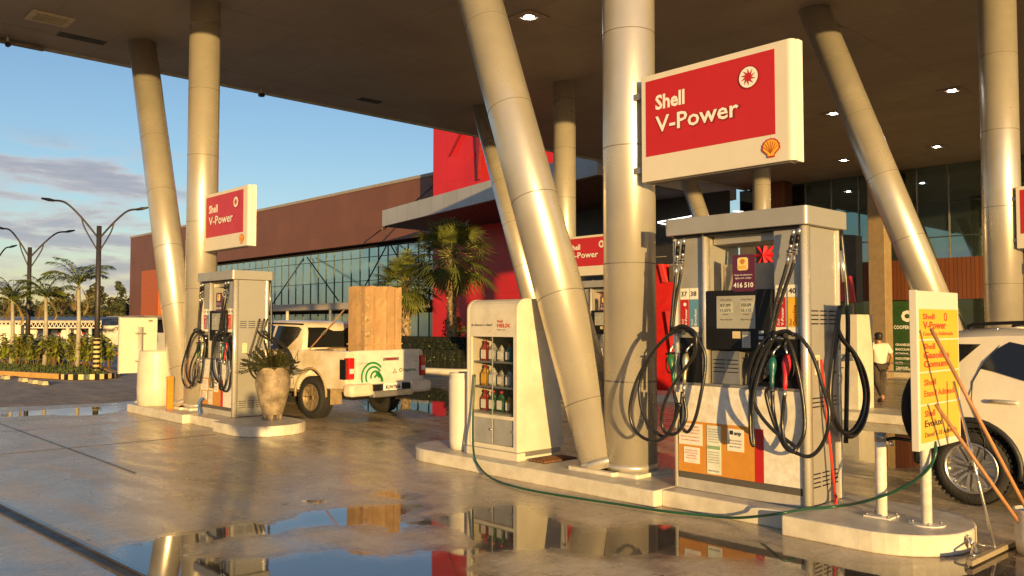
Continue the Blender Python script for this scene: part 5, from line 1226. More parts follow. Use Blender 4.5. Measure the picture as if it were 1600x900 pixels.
# ---------------------------------------------------------------- buildings
ORG = Vector((0, 0, 0))
def panel_mat(name, c1, c2, seam, sx, sz, rough=.5, ax='y'):
    m = bpy.data.materials.new(name); m.use_nodes = True; t = m.node_tree; b = t.nodes['Principled BSDF']; nn = t.nodes.new; ln = t.links.new
    g = nn('ShaderNodeNewGeometry'); sp_ = nn('ShaderNodeSeparateXYZ'); ln(g.outputs['Position'], sp_.inputs[0]); cb = nn('ShaderNodeCombineXYZ')
    ln(sp_.outputs[1 if ax == 'y' else 0], cb.inputs[0]); ln(sp_.outputs[2], cb.inputs[1])
    br = nn('ShaderNodeTexBrick'); br.offset = 0; br.inputs['Color1'].default_value = (*c1, 1); br.inputs['Color2'].default_value = (*c2, 1); br.inputs['Mortar'].default_value = (*seam, 1)
    br.inputs['Scale'].default_value = 1; br.inputs['Mortar Size'].default_value = .012; br.inputs['Brick Width'].default_value = sx; br.inputs['Row Height'].default_value = sz
    ln(cb.outputs[0], br.inputs['Vector']); n = nn('ShaderNodeTexNoise'); n.inputs['Scale'].default_value = .5; n.inputs['Detail'].default_value = 6; ln(g.outputs['Position'], n.inputs['Vector'])
    mx = nn('ShaderNodeMix'); mx.data_type = 'RGBA'; mx.blend_type = 'MULTIPLY'; mx.inputs[0].default_value = .5; ln(br.outputs[0], mx.inputs[6]); ln(n.outputs[0], mx.inputs[7])
    mr = nn('ShaderNodeMix'); mr.data_type = 'RGBA'; mr.blend_type = 'ADD'; mr.inputs[0].default_value = .25; ln(mx.outputs[2], mr.inputs[6]); ln(br.outputs[0], mr.inputs[7])
    ln(mr.outputs[2], b.inputs['Base Color']); b.inputs['Roughness'].default_value = rough; return m
brown = panel_mat('brown_cladding', (.155, .062, .034), (.148, .058, .032), (.10, .04, .022), 1.15, 4.0, .5)
redclad = panel_mat('red_cladding', (.50, .014, .016), (.48, .013, .015), (.35, .010, .010), 1.6, 3.2, .4)
woodcl = panel_mat('wood_slats', (.17, .055, .018), (.135, .043, .015), (.07, .022, .01), .14, 9, .5)
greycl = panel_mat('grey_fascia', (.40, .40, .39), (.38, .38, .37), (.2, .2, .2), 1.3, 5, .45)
tealg = mat('teal_glass', (.45, .62, .64), .16, metal=.9, var=.04, scale=.8, rvar=0)
darkg = mat('dark_glass', (.26, .37, .36), .02, metal=.95, var=.05, scale=.6, rvar=0)
shopg = mat('shop_glass', (.10, .13, .12), .03, metal=.85, var=0, rvar=0)
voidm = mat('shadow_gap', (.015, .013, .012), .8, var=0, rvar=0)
mull = mat('mullion_grey', (.035, .045, .045), .5)
BX = 31.7
t = thing('brown_building', 'long brown clad building with a teal ribbon window under the blue sky at the left', 'building', (40, 65, 0))
MB().box(BX, 60, 41, 93.9, 7.05, 10.75).build('upper_wall', brown, t)
MB().box(BX, 60, 76, 93.9, 0, 7.05).build('end_wall', brown, t)
MB().box(BX-.06, 60.1, 40.9, 94.0, 10.75, 10.95).build('coping', mat('coping', (.30, .26, .22), .5), t)
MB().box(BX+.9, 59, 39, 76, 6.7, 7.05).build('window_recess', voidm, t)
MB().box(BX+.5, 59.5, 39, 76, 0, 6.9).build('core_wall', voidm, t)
r_ = MB().box(BX+.35, BX+.45, 39, 76, 3.0, 6.75).build('ribbon_window', tealg, t)
m = MB()
for k in range(34): m.box(BX+.30, BX+.36, 39.5+1.12*k-.013, 39.5+1.12*k+.013, 3.0, 6.75)
for z in (4.55, 6.15): m.box(BX+.31, BX+.36, 39, 76, z-.02, z+.02)
m.build('window_frame', mull, r_)
r_ = MB().box(BX+.35, BX+.45, 39, 76, .3, 2.3).build('lower_window', tealg, t)
m = MB()
for k in range(34): m.box(BX+.30, BX+.36, 39.5+1.12*k-.013, 39.5+1.12*k+.013, .3, 2.3)
m.build('window_frame', mull, r_)
MB().box(BX-1.9, BX+.4, 39, 76, 2.55, 2.98).build('marquee', mat('marquee_beige', (.36, .31, .25), .5, var=.05), t)
MB().box(BX-.02, BX+.5, 39, 76, 0, .3).build('low_wall', mat('low_wall', (.4, .36, .3), .7), t)
MB().box(BX-.9, BX+.05, 83.3, 87.9, 2.4, 6.9).build('orange_portal', mat('portal_orange', (.42, .10, .018), .5), t)
MB().box(BX-3.2, BX+.05, 80.5, 91, 1.95, 2.35).build('side_marquee', mat('marquee_beige', (.36, .31, .25), .5), t)
m = MB()
for pa, pb in (((475, 403), (424, 478)), ((480, 402), (529, 470)), ((604, 384), (560, 466)), ((610, 382), (655, 460))):
    m.cyl(at(*pa, x=BX-.02), at(*pb, x=BX-1.7), .045, n=6)
m.build('tie_rod', black, t)
m = MB()
for y in (44, 50, 56, 62, 68): m.cyl((BX-1.7, y, 0), (BX-1.7, y, 2.6), .11, n=10)
m.build('marquee_post', cream, t)
w_ = thing('yard_wall', 'pale low wall in front of the brown building behind the left island', 'wall', (22, 52, 0))
MB().box(17.5, 17.8, 44, 56, 0, 1.1).build('wall_body', white, w_)

t = thing('red_tower', 'tall bright red tower block with a relief star rising behind the roof edge', 'tower', (33, 33, 0))
MB().box(29.5, 38, 27.5, 38.1, -.3, 17).build('tower_wall', redclad, t)
star3d('relief_star', t, (29.4, 32.4, 12.6), (3.6, 3.2, 3.4, 2.9, 3.5), .75, 10, 29.45, .35, mat('star_relief', (.52, .012, .016), .4), .12)
m = MB(); 
c_ = (29.4, 33.9, 13.1)
m = MB().prism([(33.5, 13.5), (34.15, 13.5), (33.85, 9.35)], 29.2, 29.45, tf=lambda a, b, c: (c, a, b)); m.build('star_spike', mat('star_spike', (.22, .01, .012), .4), t)
m = MB().prism([(34.6, 13.1), (35.0, 12.5), (36.4, 11.0)], 29.3, 29.45, tf=lambda a, b, c: (c, a, b)); m.build('star_spike', mat('star_spike', (.22, .01, .012), .4), t)
t = thing('entrance_canopy', 'slanting grey canopy slab jutting out in front of the red tower', 'canopy', (28, 30, 6.9))
MB().prism([(26.15, 38.3), (22.55, 19.6), (31.6, 19.6), (31.6, 38.3)], 6.93, 7.80).build('canopy_fascia', greycl, t)
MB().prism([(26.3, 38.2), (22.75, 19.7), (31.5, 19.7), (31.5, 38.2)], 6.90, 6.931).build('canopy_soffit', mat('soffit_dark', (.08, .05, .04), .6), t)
single('stay_rod', MB().cyl(at(600, 358, x=26.4), at(676, 291, x=31.0), .05, n=6), black, 'thin dark stay rod rising from the grey canopy tip against the brown wall', 'rod', at(600, 358, x=26.4))
single('stay_cable', MB().cyl(at(597, 358, x=26.3), at(570, 378, x=31.6), .04, n=6), black, 'short dark cable dropping left from the grey canopy tip to the brown wall', 'cable', at(597, 358, x=26.3))

t = thing('shop_building', 'dark glazed shop front with a wood slat band under the forecourt roof', 'building', (33, 5, -.36))
MB().box(BX, BX+.1, -30, 19.5, 3.95, 7.29).build('upper_glazing', darkg, t)
m = MB()
for k in range(44):
    y = -28+1.085*k; m.box(BX-.05, BX, y-.02, y+.02, 3.95, 7.29)
m.build('mullion', mat('mullion_light', (.30, .27, .22), .35, metal=.6), t)
m = MB()
for z in (4.72, 5.95): m.box(BX-.03, BX, -30, 19.5, z-.02, z+.02)
m.build('transom', mull, t)
MB().box(BX-.12, BX+.3, -30, 19.5, 2.48, 3.95).build('wood_band', woodcl, t)
MB().box(BX+.02, BX+.1, -30, 19.5, -.36, 2.48).build('shop_window', shopg, t)
m = MB()
for y in (-2.0, .6, 3.0, 5.4, 7.7, 9.9, 12.02, 13.28, 14.6, 16.4): m.box(BX-.04, BX+.02, y-.04, y+.04, -.36, 2.48)
m.box(BX-.045, BX+.015, -30, 19.5, -.36, -.16); m.build('shop_frame', mat('frame_cream', (.55, .48, .36), .5), t)
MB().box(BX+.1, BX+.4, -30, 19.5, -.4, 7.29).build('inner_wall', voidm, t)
gs = MB().box(BX-.03, BX+.015, 12.07, 13.24, -.15, 2.45).build('green_poster', mat('poster_green', (.035, .085, .028), .3, var=.1), t)
X_ = (0, -1, 0); Z = (0, 0, 1)
text('C', inkw, gs, (BX-.035, 12.62, 1.72), X_, Z, .36, w=.34, bold=.08, anchor='c')
text('COOPERCMES', inkw, gs, (BX-.035, 12.62, 1.42), X_, Z, .13, w=.9, anchor='c', bold=.03)
for k, s_ in enumerate(('GRANELEIRAS', 'BASCULANTES', 'BITRENS', 'RODOTRENS', 'BAÚS', 'TANQUES')): text(s_, inkw, gs, (BX-.035, 13.02, .80-.17*k), X_, Z, .085, w=.065*len(s_), bold=.03)
text('(00) 99999-7007', inkw, gs, (BX-.035, 13.02, -.10+.0), X_, Z, .075, w=.82, bold=.02)
t = thing('facade_pillar', 'square tan pillar in front of the dark shop glazing', 'pillar', (30.7, 13.1, -.36))
MB().box(30.4, 31.0, 12.82, 13.42, -.36, CEIL-.002).build('pillar_shaft', mat('pillar_tan', (.30, .215, .125), .5, metal=.2), t, .02)
# kiosk parts seen deep in the shade
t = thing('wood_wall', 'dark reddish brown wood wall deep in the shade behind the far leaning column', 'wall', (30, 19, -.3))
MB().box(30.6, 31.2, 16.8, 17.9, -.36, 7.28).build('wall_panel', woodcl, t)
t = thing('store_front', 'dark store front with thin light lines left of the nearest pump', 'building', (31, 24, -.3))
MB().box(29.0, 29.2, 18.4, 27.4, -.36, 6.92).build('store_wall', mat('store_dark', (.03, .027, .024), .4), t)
m = MB()
q = random.Random(3)
for k in range(16): 
    y0 = q.uniform(18.6, 22.5); z = q.uniform(2.6, 4.6); m.box(28.97, 28.995, y0, y0+q.uniform(.5, 1.8), z, z+.025)
m.build('shelf_line', mat('shelf_line', (.35, .35, .33), .5), t)
tube_m = mat('tube_glow', (1, 1, 1), .4, var=0, rvar=0, emit=((1, .98, .94), 2.2))
for a, b_, lb in (((1028, 347), (1084, 337), 'upper thin white tube light left of the nearest pump top'), ((1028, 348), (1047, 352), 'short thin white tube light angled below the longer one'), ((1146, 330), (1161, 331), 'small white tube light above the middle of the nearest pump top')):
    p, q_ = at(*a, x=28.9), at(*b_, x=28.9); c = thing('tube_light', lb, 'light', p, 'tube lights of the shaded store')
    MB().cyl(p, q_, .022, n=8).build('tube', tube_m, c); MB().cyl(p+Vector((.04, 0, .03)), q_+Vector((.04, 0, .03)), .015, n=6).build('fitting', steel, c)

# ---------------------------------------------------------------- vegetation
leafg = mat('leaf_green', (.11, .14, .03), .5, var=.35, scale=3, col2=(.04, .055, .015))
leafy = mat('leaf_yellow_green', (.24, .27, .04), .45, var=.4, scale=5, col2=(.10, .13, .02))
trunkm = mat('palm_trunk', (.30, .22, .13), .85, var=.3, scale=9, bump=.6, bscale=12)
trunkp = mat('pale_trunk', (.36, .33, .26), .7, var=.15, scale=4)
deadm = mat('dead_frond', (.28, .19, .07), .7, var=.3, scale=5)
def feather_palm(loc, h, n, Lf, label, seed, tr=.12):
    loc = Vector(loc); q = random.Random(seed); t = thing('palm_tree', label, 'palm', loc, 'slender palms of the parking bed')
    MB().tube([loc, loc+Vector((.03, 0, h*.5)), loc+Vector((.0, .02, h))], [tr, tr*.8, tr*.65], 12).build('trunk', trunkp, t)
    m = MB(); d_ = MB(); st = MB()
    for k in range(n):
        a = 2.4*k+q.uniform(-.2, .2); dead = k % 7 == 6; el_ = R(q.uniform(28, 85)) if not dead else R(q.uniform(-60, -20)); L_ = Lf*q.uniform(.8, 1.15)*(.75 if dead else 1)
        P = []; p = loc+Vector((0, 0, h)); e2 = el_
        for j in range(11):
            P.append(p.copy()); p = p+Vector((math.cos(a)*math.cos(e2), math.sin(a)*math.cos(e2), math.sin(e2)))*L_/10; e2 -= R(6.5+6*(j > 5))
        st.tube(P, [.018*(1-.08*j) for j in range(11)], 4)
        tgt = d_ if dead else m
        for j in range(44):
            u = .14+.86*j/44; i = min(int(u*10), 9); f = u*10-i; c = P[i].lerp(P[i+1], f); d = (P[i+1]-P[i]).normalized(); s_ = d.cross(Vector((0, 0, 1))).normalized()
            for sg in (-1, 1):
                blade(tgt, c, s_*sg*.9+d*.7+Vector((0, 0, q.uniform(-.25, .25))), Vector((0, 0, 1)), L_*.24*math.sin(math.pi*(.12+.8*u))+.05, .028, .45, 2)
    m.build('fronds', leafg, t); d_.build('dead_fronds', deadm, t); st.build('frond_stalks', leafy, t); return t
def fan_palm(loc, h, rc, label, seed, tr=.17, n=50, dead=14):
    loc = Vector(loc); q = random.Random(seed); t = thing('fan_palm', label, 'palm', loc, 'fan palms in front of the red tower')
    tk = MB().tube([loc, loc+Vector((0, 0, h*.4)), loc+Vector((0, 0, h-.3)), loc+Vector((0, 0, h))], [tr*1.25, tr, tr*.9, tr*.8], 14)
    for k in range(int(h*34)):
        a = 2.4*k; z = .3+k/34; tk.obox(loc+Vector((math.cos(a)*tr*1.02, math.sin(a)*tr*1.02, z)), Vector((math.cos(a), math.sin(a), .9))*.045, Vector((-math.sin(a), math.cos(a), 0))*.035, Vector((0, 0, .03)))
    tk.build('trunk', trunkm, t)
    m = MB(); d_ = MB(); st = MB()
    for k in range(n+dead):
        isd = k >= n; a = 2.39996*k; el_ = R(88-128*(k/n)**.85) if not isd else R(q.uniform(-80, -50))
        d = Vector((math.cos(a)*math.cos(el_), math.sin(a)*math.cos(el_), math.sin(el_))); Lp = rc*q.uniform(.42, .6)*(.6 if isd else 1); c0 = loc+Vector((0, 0, h)); c1 = c0+d*Lp-Vector((0, 0, .10*Lp))
        st.tube([c0, c0.lerp(c1, .5)+Vector((0, 0, .03)), c1], .014, 4)
        s_ = d.cross(Vector((0, 0, 1))); s_ = s_.normalized() if s_.length > .05 else Vector((1, 0, 0)); up_ = s_.cross(d)
        for j in range(24):
            b_ = R(-115+230*j/23); dir_ = d*math.cos(b_)+s_*math.sin(b_)+up_*(.12*abs(math.sin(b_))+q.uniform(-.06, .06))
            blade(d_ if isd else m, c1, dir_, up_, rc*q.uniform(.40, .55)*(.8 if isd else 1)*(1-.28*abs(b_)/2), .055, .38 if not isd else .2, 3)
    m.build('fan_leaves', mat('fan_leaf', (.13, .15, .035), .45, var=.35, scale=2.5, col2=(.06, .075, .02)), t); d_.build('dead_leaves', deadm, t); st.build('leaf_stalks', leafy, t); return t
pb = at(705, 552, z=-.0); pb = Vector((0, 0, 0))
r0 = ray(706, 500); k_ = 31.5/(r0.dot(FW)); pb = Vector((r0.x*k_, r0.y*k_, 0))
fan_palm((pb.x, pb.y, 0), 4.15, 2.15, 'tall fan palm with a rough trunk standing in front of the red tower', 21)
r0 = ray(634, 500); k_ = 33.5/(r0.dot(FW)); pb2 = Vector((r0.x*k_, r0.y*k_, 0))
fan_palm((pb2.x, pb2.y, 0), 3.2, 1.75, 'shorter darker fan palm behind the cardboard box', 22, dead=20)
# palm reflection partner in the distance behind the truck is left to the glass
def leaf_mass(m, pts, n, size, q, flat=.5):
    for _ in range(n):
        c, r_ = pts[q.randrange(len(pts))]; a = Vector((q.gauss(0, 1), q.gauss(0, 1), q.gauss(0, 1))).normalized(); p = Vector(c)+Vector((a.x*r_[0], a.y*r_[1], a.z*r_[2]))*q.uniform(.55, 1.05)
        u = Vector((q.gauss(0, 1), q.gauss(0, 1), q.gauss(0, flat))).normalized(); v = u.cross(a); v = v.normalized() if v.length > .01 else Vector((0, 0, 1)); s_ = size*q.uniform(.6, 1.3)
        m.face([p-u*s_, p-v*s_*.5, p+u*s_, p+v*s_*.5])
# clipped hedge and kerb in front of the tower
q = random.Random(31)
kp = [at(x, y, z=.0) for x, y in ((560, 568), (610, 577), (672, 581), (735, 583), (790, 580), (840, 572))]
kp = spline(kp, 6)
single('planter_kerb', MB().tube([p+Vector((0, 0, .03)) for p in kp], .11, 8), white, 'pale kerb edging the hedge in front of the red tower', 'kerb', kp[0])
ht = thing('hedge', 'dark clipped hedge in front of the red tower behind the pickup truck', 'hedge', kp[12])
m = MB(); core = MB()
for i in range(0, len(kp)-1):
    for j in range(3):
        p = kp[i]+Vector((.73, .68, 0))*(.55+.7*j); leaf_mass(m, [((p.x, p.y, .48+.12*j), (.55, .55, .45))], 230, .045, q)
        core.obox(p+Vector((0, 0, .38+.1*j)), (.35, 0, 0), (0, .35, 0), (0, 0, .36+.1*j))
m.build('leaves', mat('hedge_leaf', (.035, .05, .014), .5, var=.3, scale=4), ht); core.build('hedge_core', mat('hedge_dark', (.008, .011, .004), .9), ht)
hedge_soil = MB(); hedge_soil.face([(p.x, p.y, .05) for p in kp]+[(31, 22, .05), (31, 38, .05), (26, 40, .05)]); so = struct('planting_bed', hedge_soil, mat('soil', (.05, .035, .02), .9)); 
# broadleaf shrub clump further left of the tower
def small_tree(name, label, loc, h, r_, seed, n, lm, size=.1, group=None, cat='tree'):
    loc = Vector(loc); q = random.Random(seed); t = thing(name, label, cat, loc, group)
    tk = MB().tube([loc, loc+Vector((q.uniform(-.1, .1), 0, h*.5)), loc+Vector((0, 0, h*.85))], [r_*.07+.03, r_*.05+.02, .02], 7)
    m = MB(); cl_ = []
    for k in range(14):
        u = q.uniform(.28, .98); w_ = r_*(1-abs(u-.55)*1.25); a = q.uniform(0, 6.28); rr_ = q.uniform(.2, .8)*w_
        c = (loc.x+math.cos(a)*rr_, loc.y+math.sin(a)*rr_, loc.z+h*u); cl_.append((c, (w_*.42, w_*.42, h*.10))); tk.tube([loc+Vector((0, 0, h*u*.7)), Vector(c)], [.02+r_*.015, .01], 4)
    leaf_mass(m, cl_, n, size, q); m.build('crown', lm, t); tk.build('trunk', mat('bark', (.10, .07, .045), .8), t); return t
small_tree('shrub', 'dark bushy shrub between the pickup truck and the red tower', (pb2.x+1.6, pb2.y-1.0, 0), 1.9, 1.0, 41, 1500, leafg, .06, None, 'shrub')

# parking bed on the left
bed = [(4.2, 38.0), (6.33, 30.2), (7.25, 27.0), (7.45, 26.45), (7.9, 26.2), (8.35, 26.35), (8.75, 27.0), (9.6, 31), (10.4, 38)]
t = thing('planted_island', 'raised parking bed edged by an orange kerb with a black and yellow striped end', 'kerb island', (7.5, 30, 0))
MB().prism(bed, .0, .10).build('bed_soil', mat('soil', (.05, .035, .02), .9), t)
ky = mat('kerb_yellow', (.58, .32, .09), .6, var=.12)
def kerb_run(P, w_, h_, name, mt, n=1):
    m = MB()
    for a, b_ in zip(P[:-1], P[1:]):
        a, b_ = Vector((*a, 0)), Vector((*b_, 0)); d = (b_-a); s_ = Vector((-d.y, d.x, 0)).normalized()*w_; m.obox((a+b_)/2+Vector((0, 0, h_/2)), d/2, s_, Vector((0, 0, h_/2)))
    return m.build(name, mt, t)
kerb_run(bed[:3], .09, .15, 'kerb', ky); kerb_run([bed[6], bed[7], bed[8]], .09, .15, 'kerb', ky)
cs = [Vector((*p, 0)) for p in bed[2:7]]; cs = spline(cs, 4)
for par, mt, nm in ((0, black, 'kerb_stripe'), (1, mat('stripe_yellow', (.62, .50, .22), .6), 'kerb_stripe')):
    m = MB()
    for k in range(len(cs)-1):
        if k % 2 == par: d = cs[k+1]-cs[k]; s_ = Vector((-d.y, d.x, 0)).normalized()*.09; m.obox((cs[k]+cs[k+1])/2+Vector((0, 0, .075)), d/2+d*.02, s_, Vector((0, 0, .075)))
    m.build(nm, mt, t)
grass = MB(); q = random.Random(51)
for _ in range(5200):
    u = q.random(); x = 4.6+q.uniform(0, 5.2); y = q.uniform(26.6, 38)
    lo = 7.35-(y-26.6)*.275; hi = 8.6+(y-27)*.165
    if not lo+.1 < x < hi-.1: continue
    a = q.uniform(0, 6.28); h_ = q.uniform(.04, .10); grass.face([(x-.02*math.cos(a), y-.02*math.sin(a), .095), (x+.02*math.cos(a), y+.02*math.sin(a), .095), (x+q.uniform(-.04, .04), y+q.uniform(-.04, .04), .1+h_)])
ORG = Vector((0, 0, 0)); o = grass.build('bed_grass', mat('grass', (.07, .10, .02), .7, var=.2)); tag(o, 'short green grass covering the parking bed', 'grass', None, 'stuff')
ws = mat('wheel_stop', (.55, .46, .28), .7, var=.15)
for k, (px, py) in enumerate(((8, 592), (36, 596), (52, 599), (67, 601))):
    p = at(px, py, z=0); a = at(px+8, py+1.7, z=0); d = (a-p).normalized(); s_ = Vector((-d.y, d.x, 0))
    m = MB().prism([(-.075, 0), (-.055, .10), (.055, .10), (.075, 0)], -.26, .26, tf=lambda x, z, y: p+s_*x+d*y+Vector((0, 0, z)))
    single('wheel_stop', m, ws, ('lone pale wheel stop at the left picture edge', 'first wheel stop of the row beside the orange kerb', 'middle wheel stop of the row beside the orange kerb', 'right-hand wheel stop of the row beside the orange kerb')[k], 'wheel stop', p, 'wheel stops along the parking bed')
# shrubs in the bed
ORD = 'first second third fourth fifth sixth seventh eighth ninth tenth eleventh twelfth thirteenth fourteenth fifteenth sixteenth last'.split()
def shrub(p, seed, k):
    q = random.Random(seed); p = Vector(p); t = thing('leafy_shrub', 'leafy yellow-green shrub in the parking bed row, %s from the left' % ORD[k] if k < 16 else 'leafy yellow-green shrub at the right end of the parking bed row', 'shrub', p, 'shrubs planted in the parking bed')
    st = MB(); m = MB()
    for k in range(7):
        a = q.uniform(0, 6.28); top_ = p+Vector((math.cos(a)*q.uniform(.1, .38), math.sin(a)*q.uniform(.1, .38), q.uniform(.72, 1.12))); st.tube([p+Vector((math.cos(a)*.05, math.sin(a)*.05, 0)), p.lerp(top_, .5)+Vector((0, 0, .05)), top_], .013, 4)
        for j in range(30):
            u = q.uniform(.30, 1.05); c = p.lerp(top_, u); d = Vector((q.gauss(0, 1), q.gauss(0, 1), q.uniform(-.4, .8))); blade(m, c, d, Vector((0, 0, 1)), q.uniform(.15, .25), q.uniform(.10, .15), .35, 2)
    m.build('leaves', leafy, t); st.build('stems', mat('shrub_stem', (.22, .14, .07), .8), t); return t
q = random.Random(61)
for k in range(17):
    u = k/16; px = 2+u*172; d_ = 28.6+q.uniform(-.4, 1.6)+(1-u)*2.2; r0 = ray(px+q.uniform(-4, 4), 500); kk = d_/(r0.dot(FW)); shrub((r0.x*kk, r0.y*kk, .1), 70+k, k)
# slender palms
for px, d_, h_, Lf, sd_, lb in ((19, 31.5, 2.35, 1.15, 81, 'slender palm at the left edge, smallest of the three in the bed'), (71, 30.5, 2.45, 1.2, 82, 'slender palm in the middle of the parking bed row'), (122, 29.5, 2.85, 1.4, 83, 'slender palm nearest the brown building, tallest of the three')):
    r0 = ray(px, 500); kk = d_/(r0.dot(FW)); feather_palm((r0.x*kk, r0.y*kk, .1), h_, 19, Lf, lb, sd_, .085)
# street lamps
def lamp(px, d_, ztop, ends, label, junction):
    r0 = ray(px, 500); kk = d_/(r0.dot(FW)); b0 = Vector((r0.x*kk, r0.y*kk, 0)); t = thing('street_lamp', label, 'street lamp', b0, 'double armed street lamps in the car park')
    MB().cyl(b0, b0+Vector((0, 0, ztop)), .085, .075, n=12).build('pole', darkmetal, t)
    m = MB(); m.cyl(b0+Vector((0, 0, .1)), b0+Vector((0, 0, 1.15)), .10, n=12); m.build('striped_base', mat('stripe_yellow', (.62, .50, .22), .6), t)
    m = MB()
    for k in range(7): m.cyl(b0+Vector((0, 0, .15+.15*k)), b0+Vector((0, 0, .225+.15*k)), .103, n=12)
    m.build('base_stripe', black, t)
    def pp(x, y): r_ = ray(x, y); return Vector((r_.x, r_.y, r_.z))*(d_/r_.dot(FW))+Vector((0, 0, CAM_H))
    for (ex, ey), sg in ends:
        jz = b0+Vector((0, 0, ztop-junction[0])); j2 = b0+Vector((0, 0, ztop-junction[1])); e_ = pp(ex, ey); mid = jz.lerp(e_, .38)+Vector((0, 0, (e_.z-jz.z)*.18)); m2_ = jz.lerp(e_, .72)+Vector((0, 0, (e_.z-jz.z)*.22))
        MB().tube(spline([jz, mid, m2_, e_], 7), .032, 8).build('arm', darkmetal, t)
        MB().tube(spline([j2, j2.lerp(mid, .5)+(mid-jz)*.28, mid+Vector((0, 0, 0))], 6), .024, 8).build('brace', darkmetal, t)
        d = (e_-m2_).normalized(); MB().tube([e_-d*.05, e_+d*.12, e_+d*.34], [.04, .055, .03], 8).build('lamp_head', darkmetal, t)
lamp(152, 27.1, 4.78, (((82, 313), 1), ((216, 327), -1)), 'nearest dark double-armed street lamp beside the striped kerb end', (.42, .86))
lamp(44, 33.0, 4.62, (((4, 357), 1), ((104, 362), -1)), 'second dark double-armed street lamp standing among the shrubs', (.42, .86))
lamp(-14, 38.0, 4.55, (((-50, 388), 1), ((16, 386), -1)), 'third street lamp with only one arm in view at the left edge', (.42, .86))

# covered parking, far cars and tree line
t = thing('carport', 'long low carport with a white truss edge across the far car park', 'carport', (10, 68, 0))
r1, r2_ = ray(-160, 500), ray(330, 500)
def dpt(px, d_): r_ = ray(px, 500); k = d_/r_.dot(FW); return Vector((r_.x*k, r_.y*k, 0))
A_, B_ = dpt(-200, 62), dpt(200, 66); Dn = (B_-A_).normalized(); Sn = Vector((-Dn.y, Dn.x, 0)); Sn = Sn if Sn.y > 0 else -Sn; Ln = (B_-A_).length
MB().obox((A_+B_)/2+Sn*4+Vector((0, 0, 1.95)), Dn*Ln/2, Sn*4.2+Vector((0, 0, .18)), Vector((0, 0, .06))).build('roof_sheet', mat('carport_roof', (.42, .36, .28), .6, var=.1), t)
m = MB(); n_ = 60
for k in range(n_):
    a = A_+Dn*Ln*k/n_; b_ = A_+Dn*Ln*(k+1)/n_; c_ = (a+b_)/2
    m.cyl(a+Vector((0, 0, 1.30)), c_+Vector((0, 0, 1.66)), .035, n=5, cap=False); m.cyl(c_+Vector((0, 0, 1.66)), b_+Vector((0, 0, 1.30)), .035, n=5, cap=False)
m.cyl(A_+Vector((0, 0, 1.28)), B_+Vector((0, 0, 1.28)), .06, n=6); m.cyl(A_+Vector((0, 0, 1.70)), B_+Vector((0, 0, 1.70)), .06, n=6)
m.build('truss', mat('truss_white', (.6, .56, .5), .5), t)
m = MB()
for k in range(11): p = A_+Dn*Ln*(k+.3)/11; m.cyl(p, p+Vector((0, 0, 1.3)), .13, n=8)
m.build('post', cream, t)
MB().obox((A_+B_)/2+Sn*9+Vector((0, 0, .75)), Dn*Ln/2, Sn*.1, Vector((0, 0, .75))).build('back_wall', mat('carport_wall', (.10, .085, .07), .8), t)
dark_paint = mat('car_dark', (.03, .035, .045), .25, coat=.8)
for k, (px, d_, lb) in enumerate(((30, 63.5, 'first car from the left parked under the far carport'), (62, 63.8, 'second car from the left parked under the far carport'), (100, 64.4, 'third car from the left parked under the far carport'), (138, 64.9, 'car parked under the far carport nearest the brown building'))):
    p = dpt(px, d_)+Sn*2; c = copy_tree(SV, None, (p.x, p.y, 0), math.atan2(Sn.y, Sn.x)-R(90), lb, 'cars parked under the far carport')
    c.name = 'parked_car'; c.scale = (1, 1, .78); c['category'] = 'car'
    if k % 2:
        for ch in c.children:
            if ch.name.startswith('body'): me = ch.data.copy(); me.materials.clear(); me.materials.append(dark_paint); ch.data = me
p = dpt(180, 48); t = thing('dark_van', 'dark bluish van parked left of the cream price board', 'van', p, None, YAW+R(20), local=True)
MB().prism([(-1.6, .35), (1.6, .35), (1.6, 1.2), (1.35, 1.85), (-1.5, 1.9), (-1.62, 1.5)], -.55, .55, tf=lambda a, b, c: (c, a, b)).build('van_body', dark_paint, t, .08)
MB().box(-.565, .565, -1.2, 1.1, 1.2, 1.65).build('van_window', winm, t)
for y in (-1.0, 1.0):
    for s in (-1, 1): wheel(t, (s*.5, y, .33), .33, .2, 6, s)
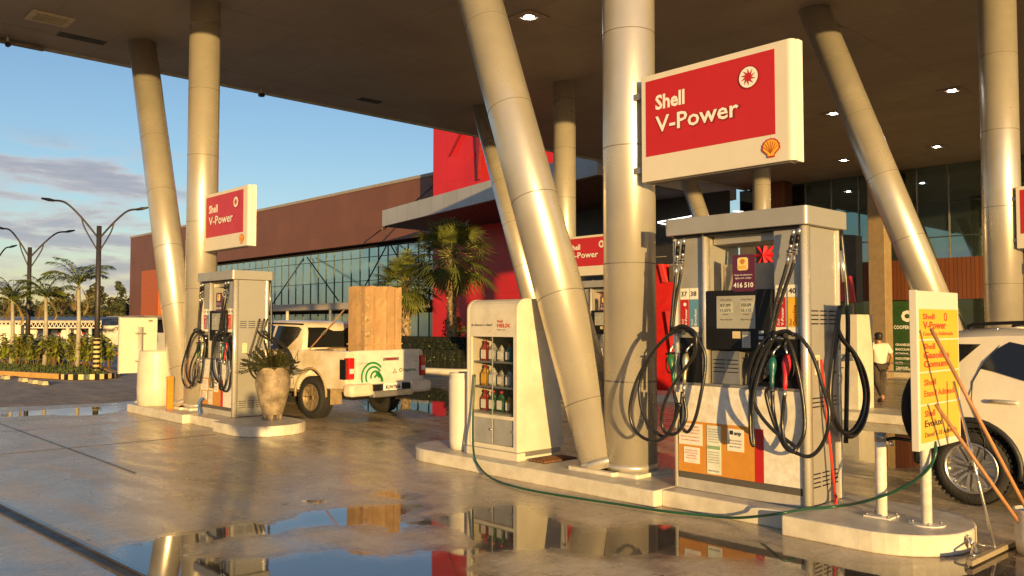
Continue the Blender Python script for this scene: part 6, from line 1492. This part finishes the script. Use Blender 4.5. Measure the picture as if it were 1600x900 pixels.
p = dpt(6, 44); t = thing('utility_box', 'pale low utility cabinet at the left edge beyond the shrubs', 'cabinet', p)
MB().obox(p+Vector((0, 0, .75)), Dn*.9, Sn*.3, Vector((0, 0, .75))).build('box_body', cream, t, .03); MB().obox(p+Vector((0, 0, 1.52)), Dn*.95, Sn*.35, Vector((0, 0, .03))).build('box_lid', steel, t)
far_leaf = mat('far_leaf', (.055, .065, .022), .7, var=.35, scale=.6, col2=(.03, .038, .015)); far_leaf2 = mat('far_leaf_olive', (.085, .08, .024), .7, var=.3, scale=.6)
q = random.Random(91)
mass = MB()
for k in range(64):
    px = -190+k*6.6+q.uniform(-4, 4); p = dpt(px, q.uniform(108, 135)); h_ = q.uniform(3.6, 5.2)
    for c in range(6): w_ = q.uniform(.9, 1.6); leaf_mass(mass, [((p.x+q.uniform(-1.8, 1.8), p.y+q.uniform(-1.8, 1.8), h_*q.uniform(.2, .95)), (w_*1.3, w_*1.3, w_*.7))], 75, .26, q)
ORG = Vector((0, 0, 0)); tag(mass.build('tree_line', far_leaf), 'far dark green tree line beyond the car park', 'trees', None, 'stuff')
for px, d_, h_, r_, lm_, lb in ((183, 104, 6.6, 1.5, far_leaf, 'tall pointed far tree just left of the brown building'), (148, 102, 6.2, 2.6, far_leaf2, 'olive far tree behind the nearest street lamp pole'), (194, 108, 5.0, 1.3, far_leaf, 'small far tree touching the brown building corner'),
                              (96, 104, 5.8, 2.8, far_leaf2, 'broad far tree between the middle and the tallest slender palm'), (5, 104, 5.8, 2.4, far_leaf2, 'olive far tree at the left picture edge')):
    small_tree('tree', lb, dpt(px, d_), h_, r_, int(px)+100, 900, lm_, .26, 'trees beyond the car park')
# far kerb lines and low strip beyond the bed
m = MB(); a, b_ = at(150, 556, z=0), at(300, 549, z=0); d = (b_-a); s_ = Vector((-d.y, d.x, 0)).normalized()*.12; m.obox((a+b_)/2+Vector((0, 0, .06)), d/2, s_, Vector((0, 0, .06)))
single('far_kerb', m, ky, 'pale yellow kerb line between the striped bed end and the cream price board', 'kerb', a)
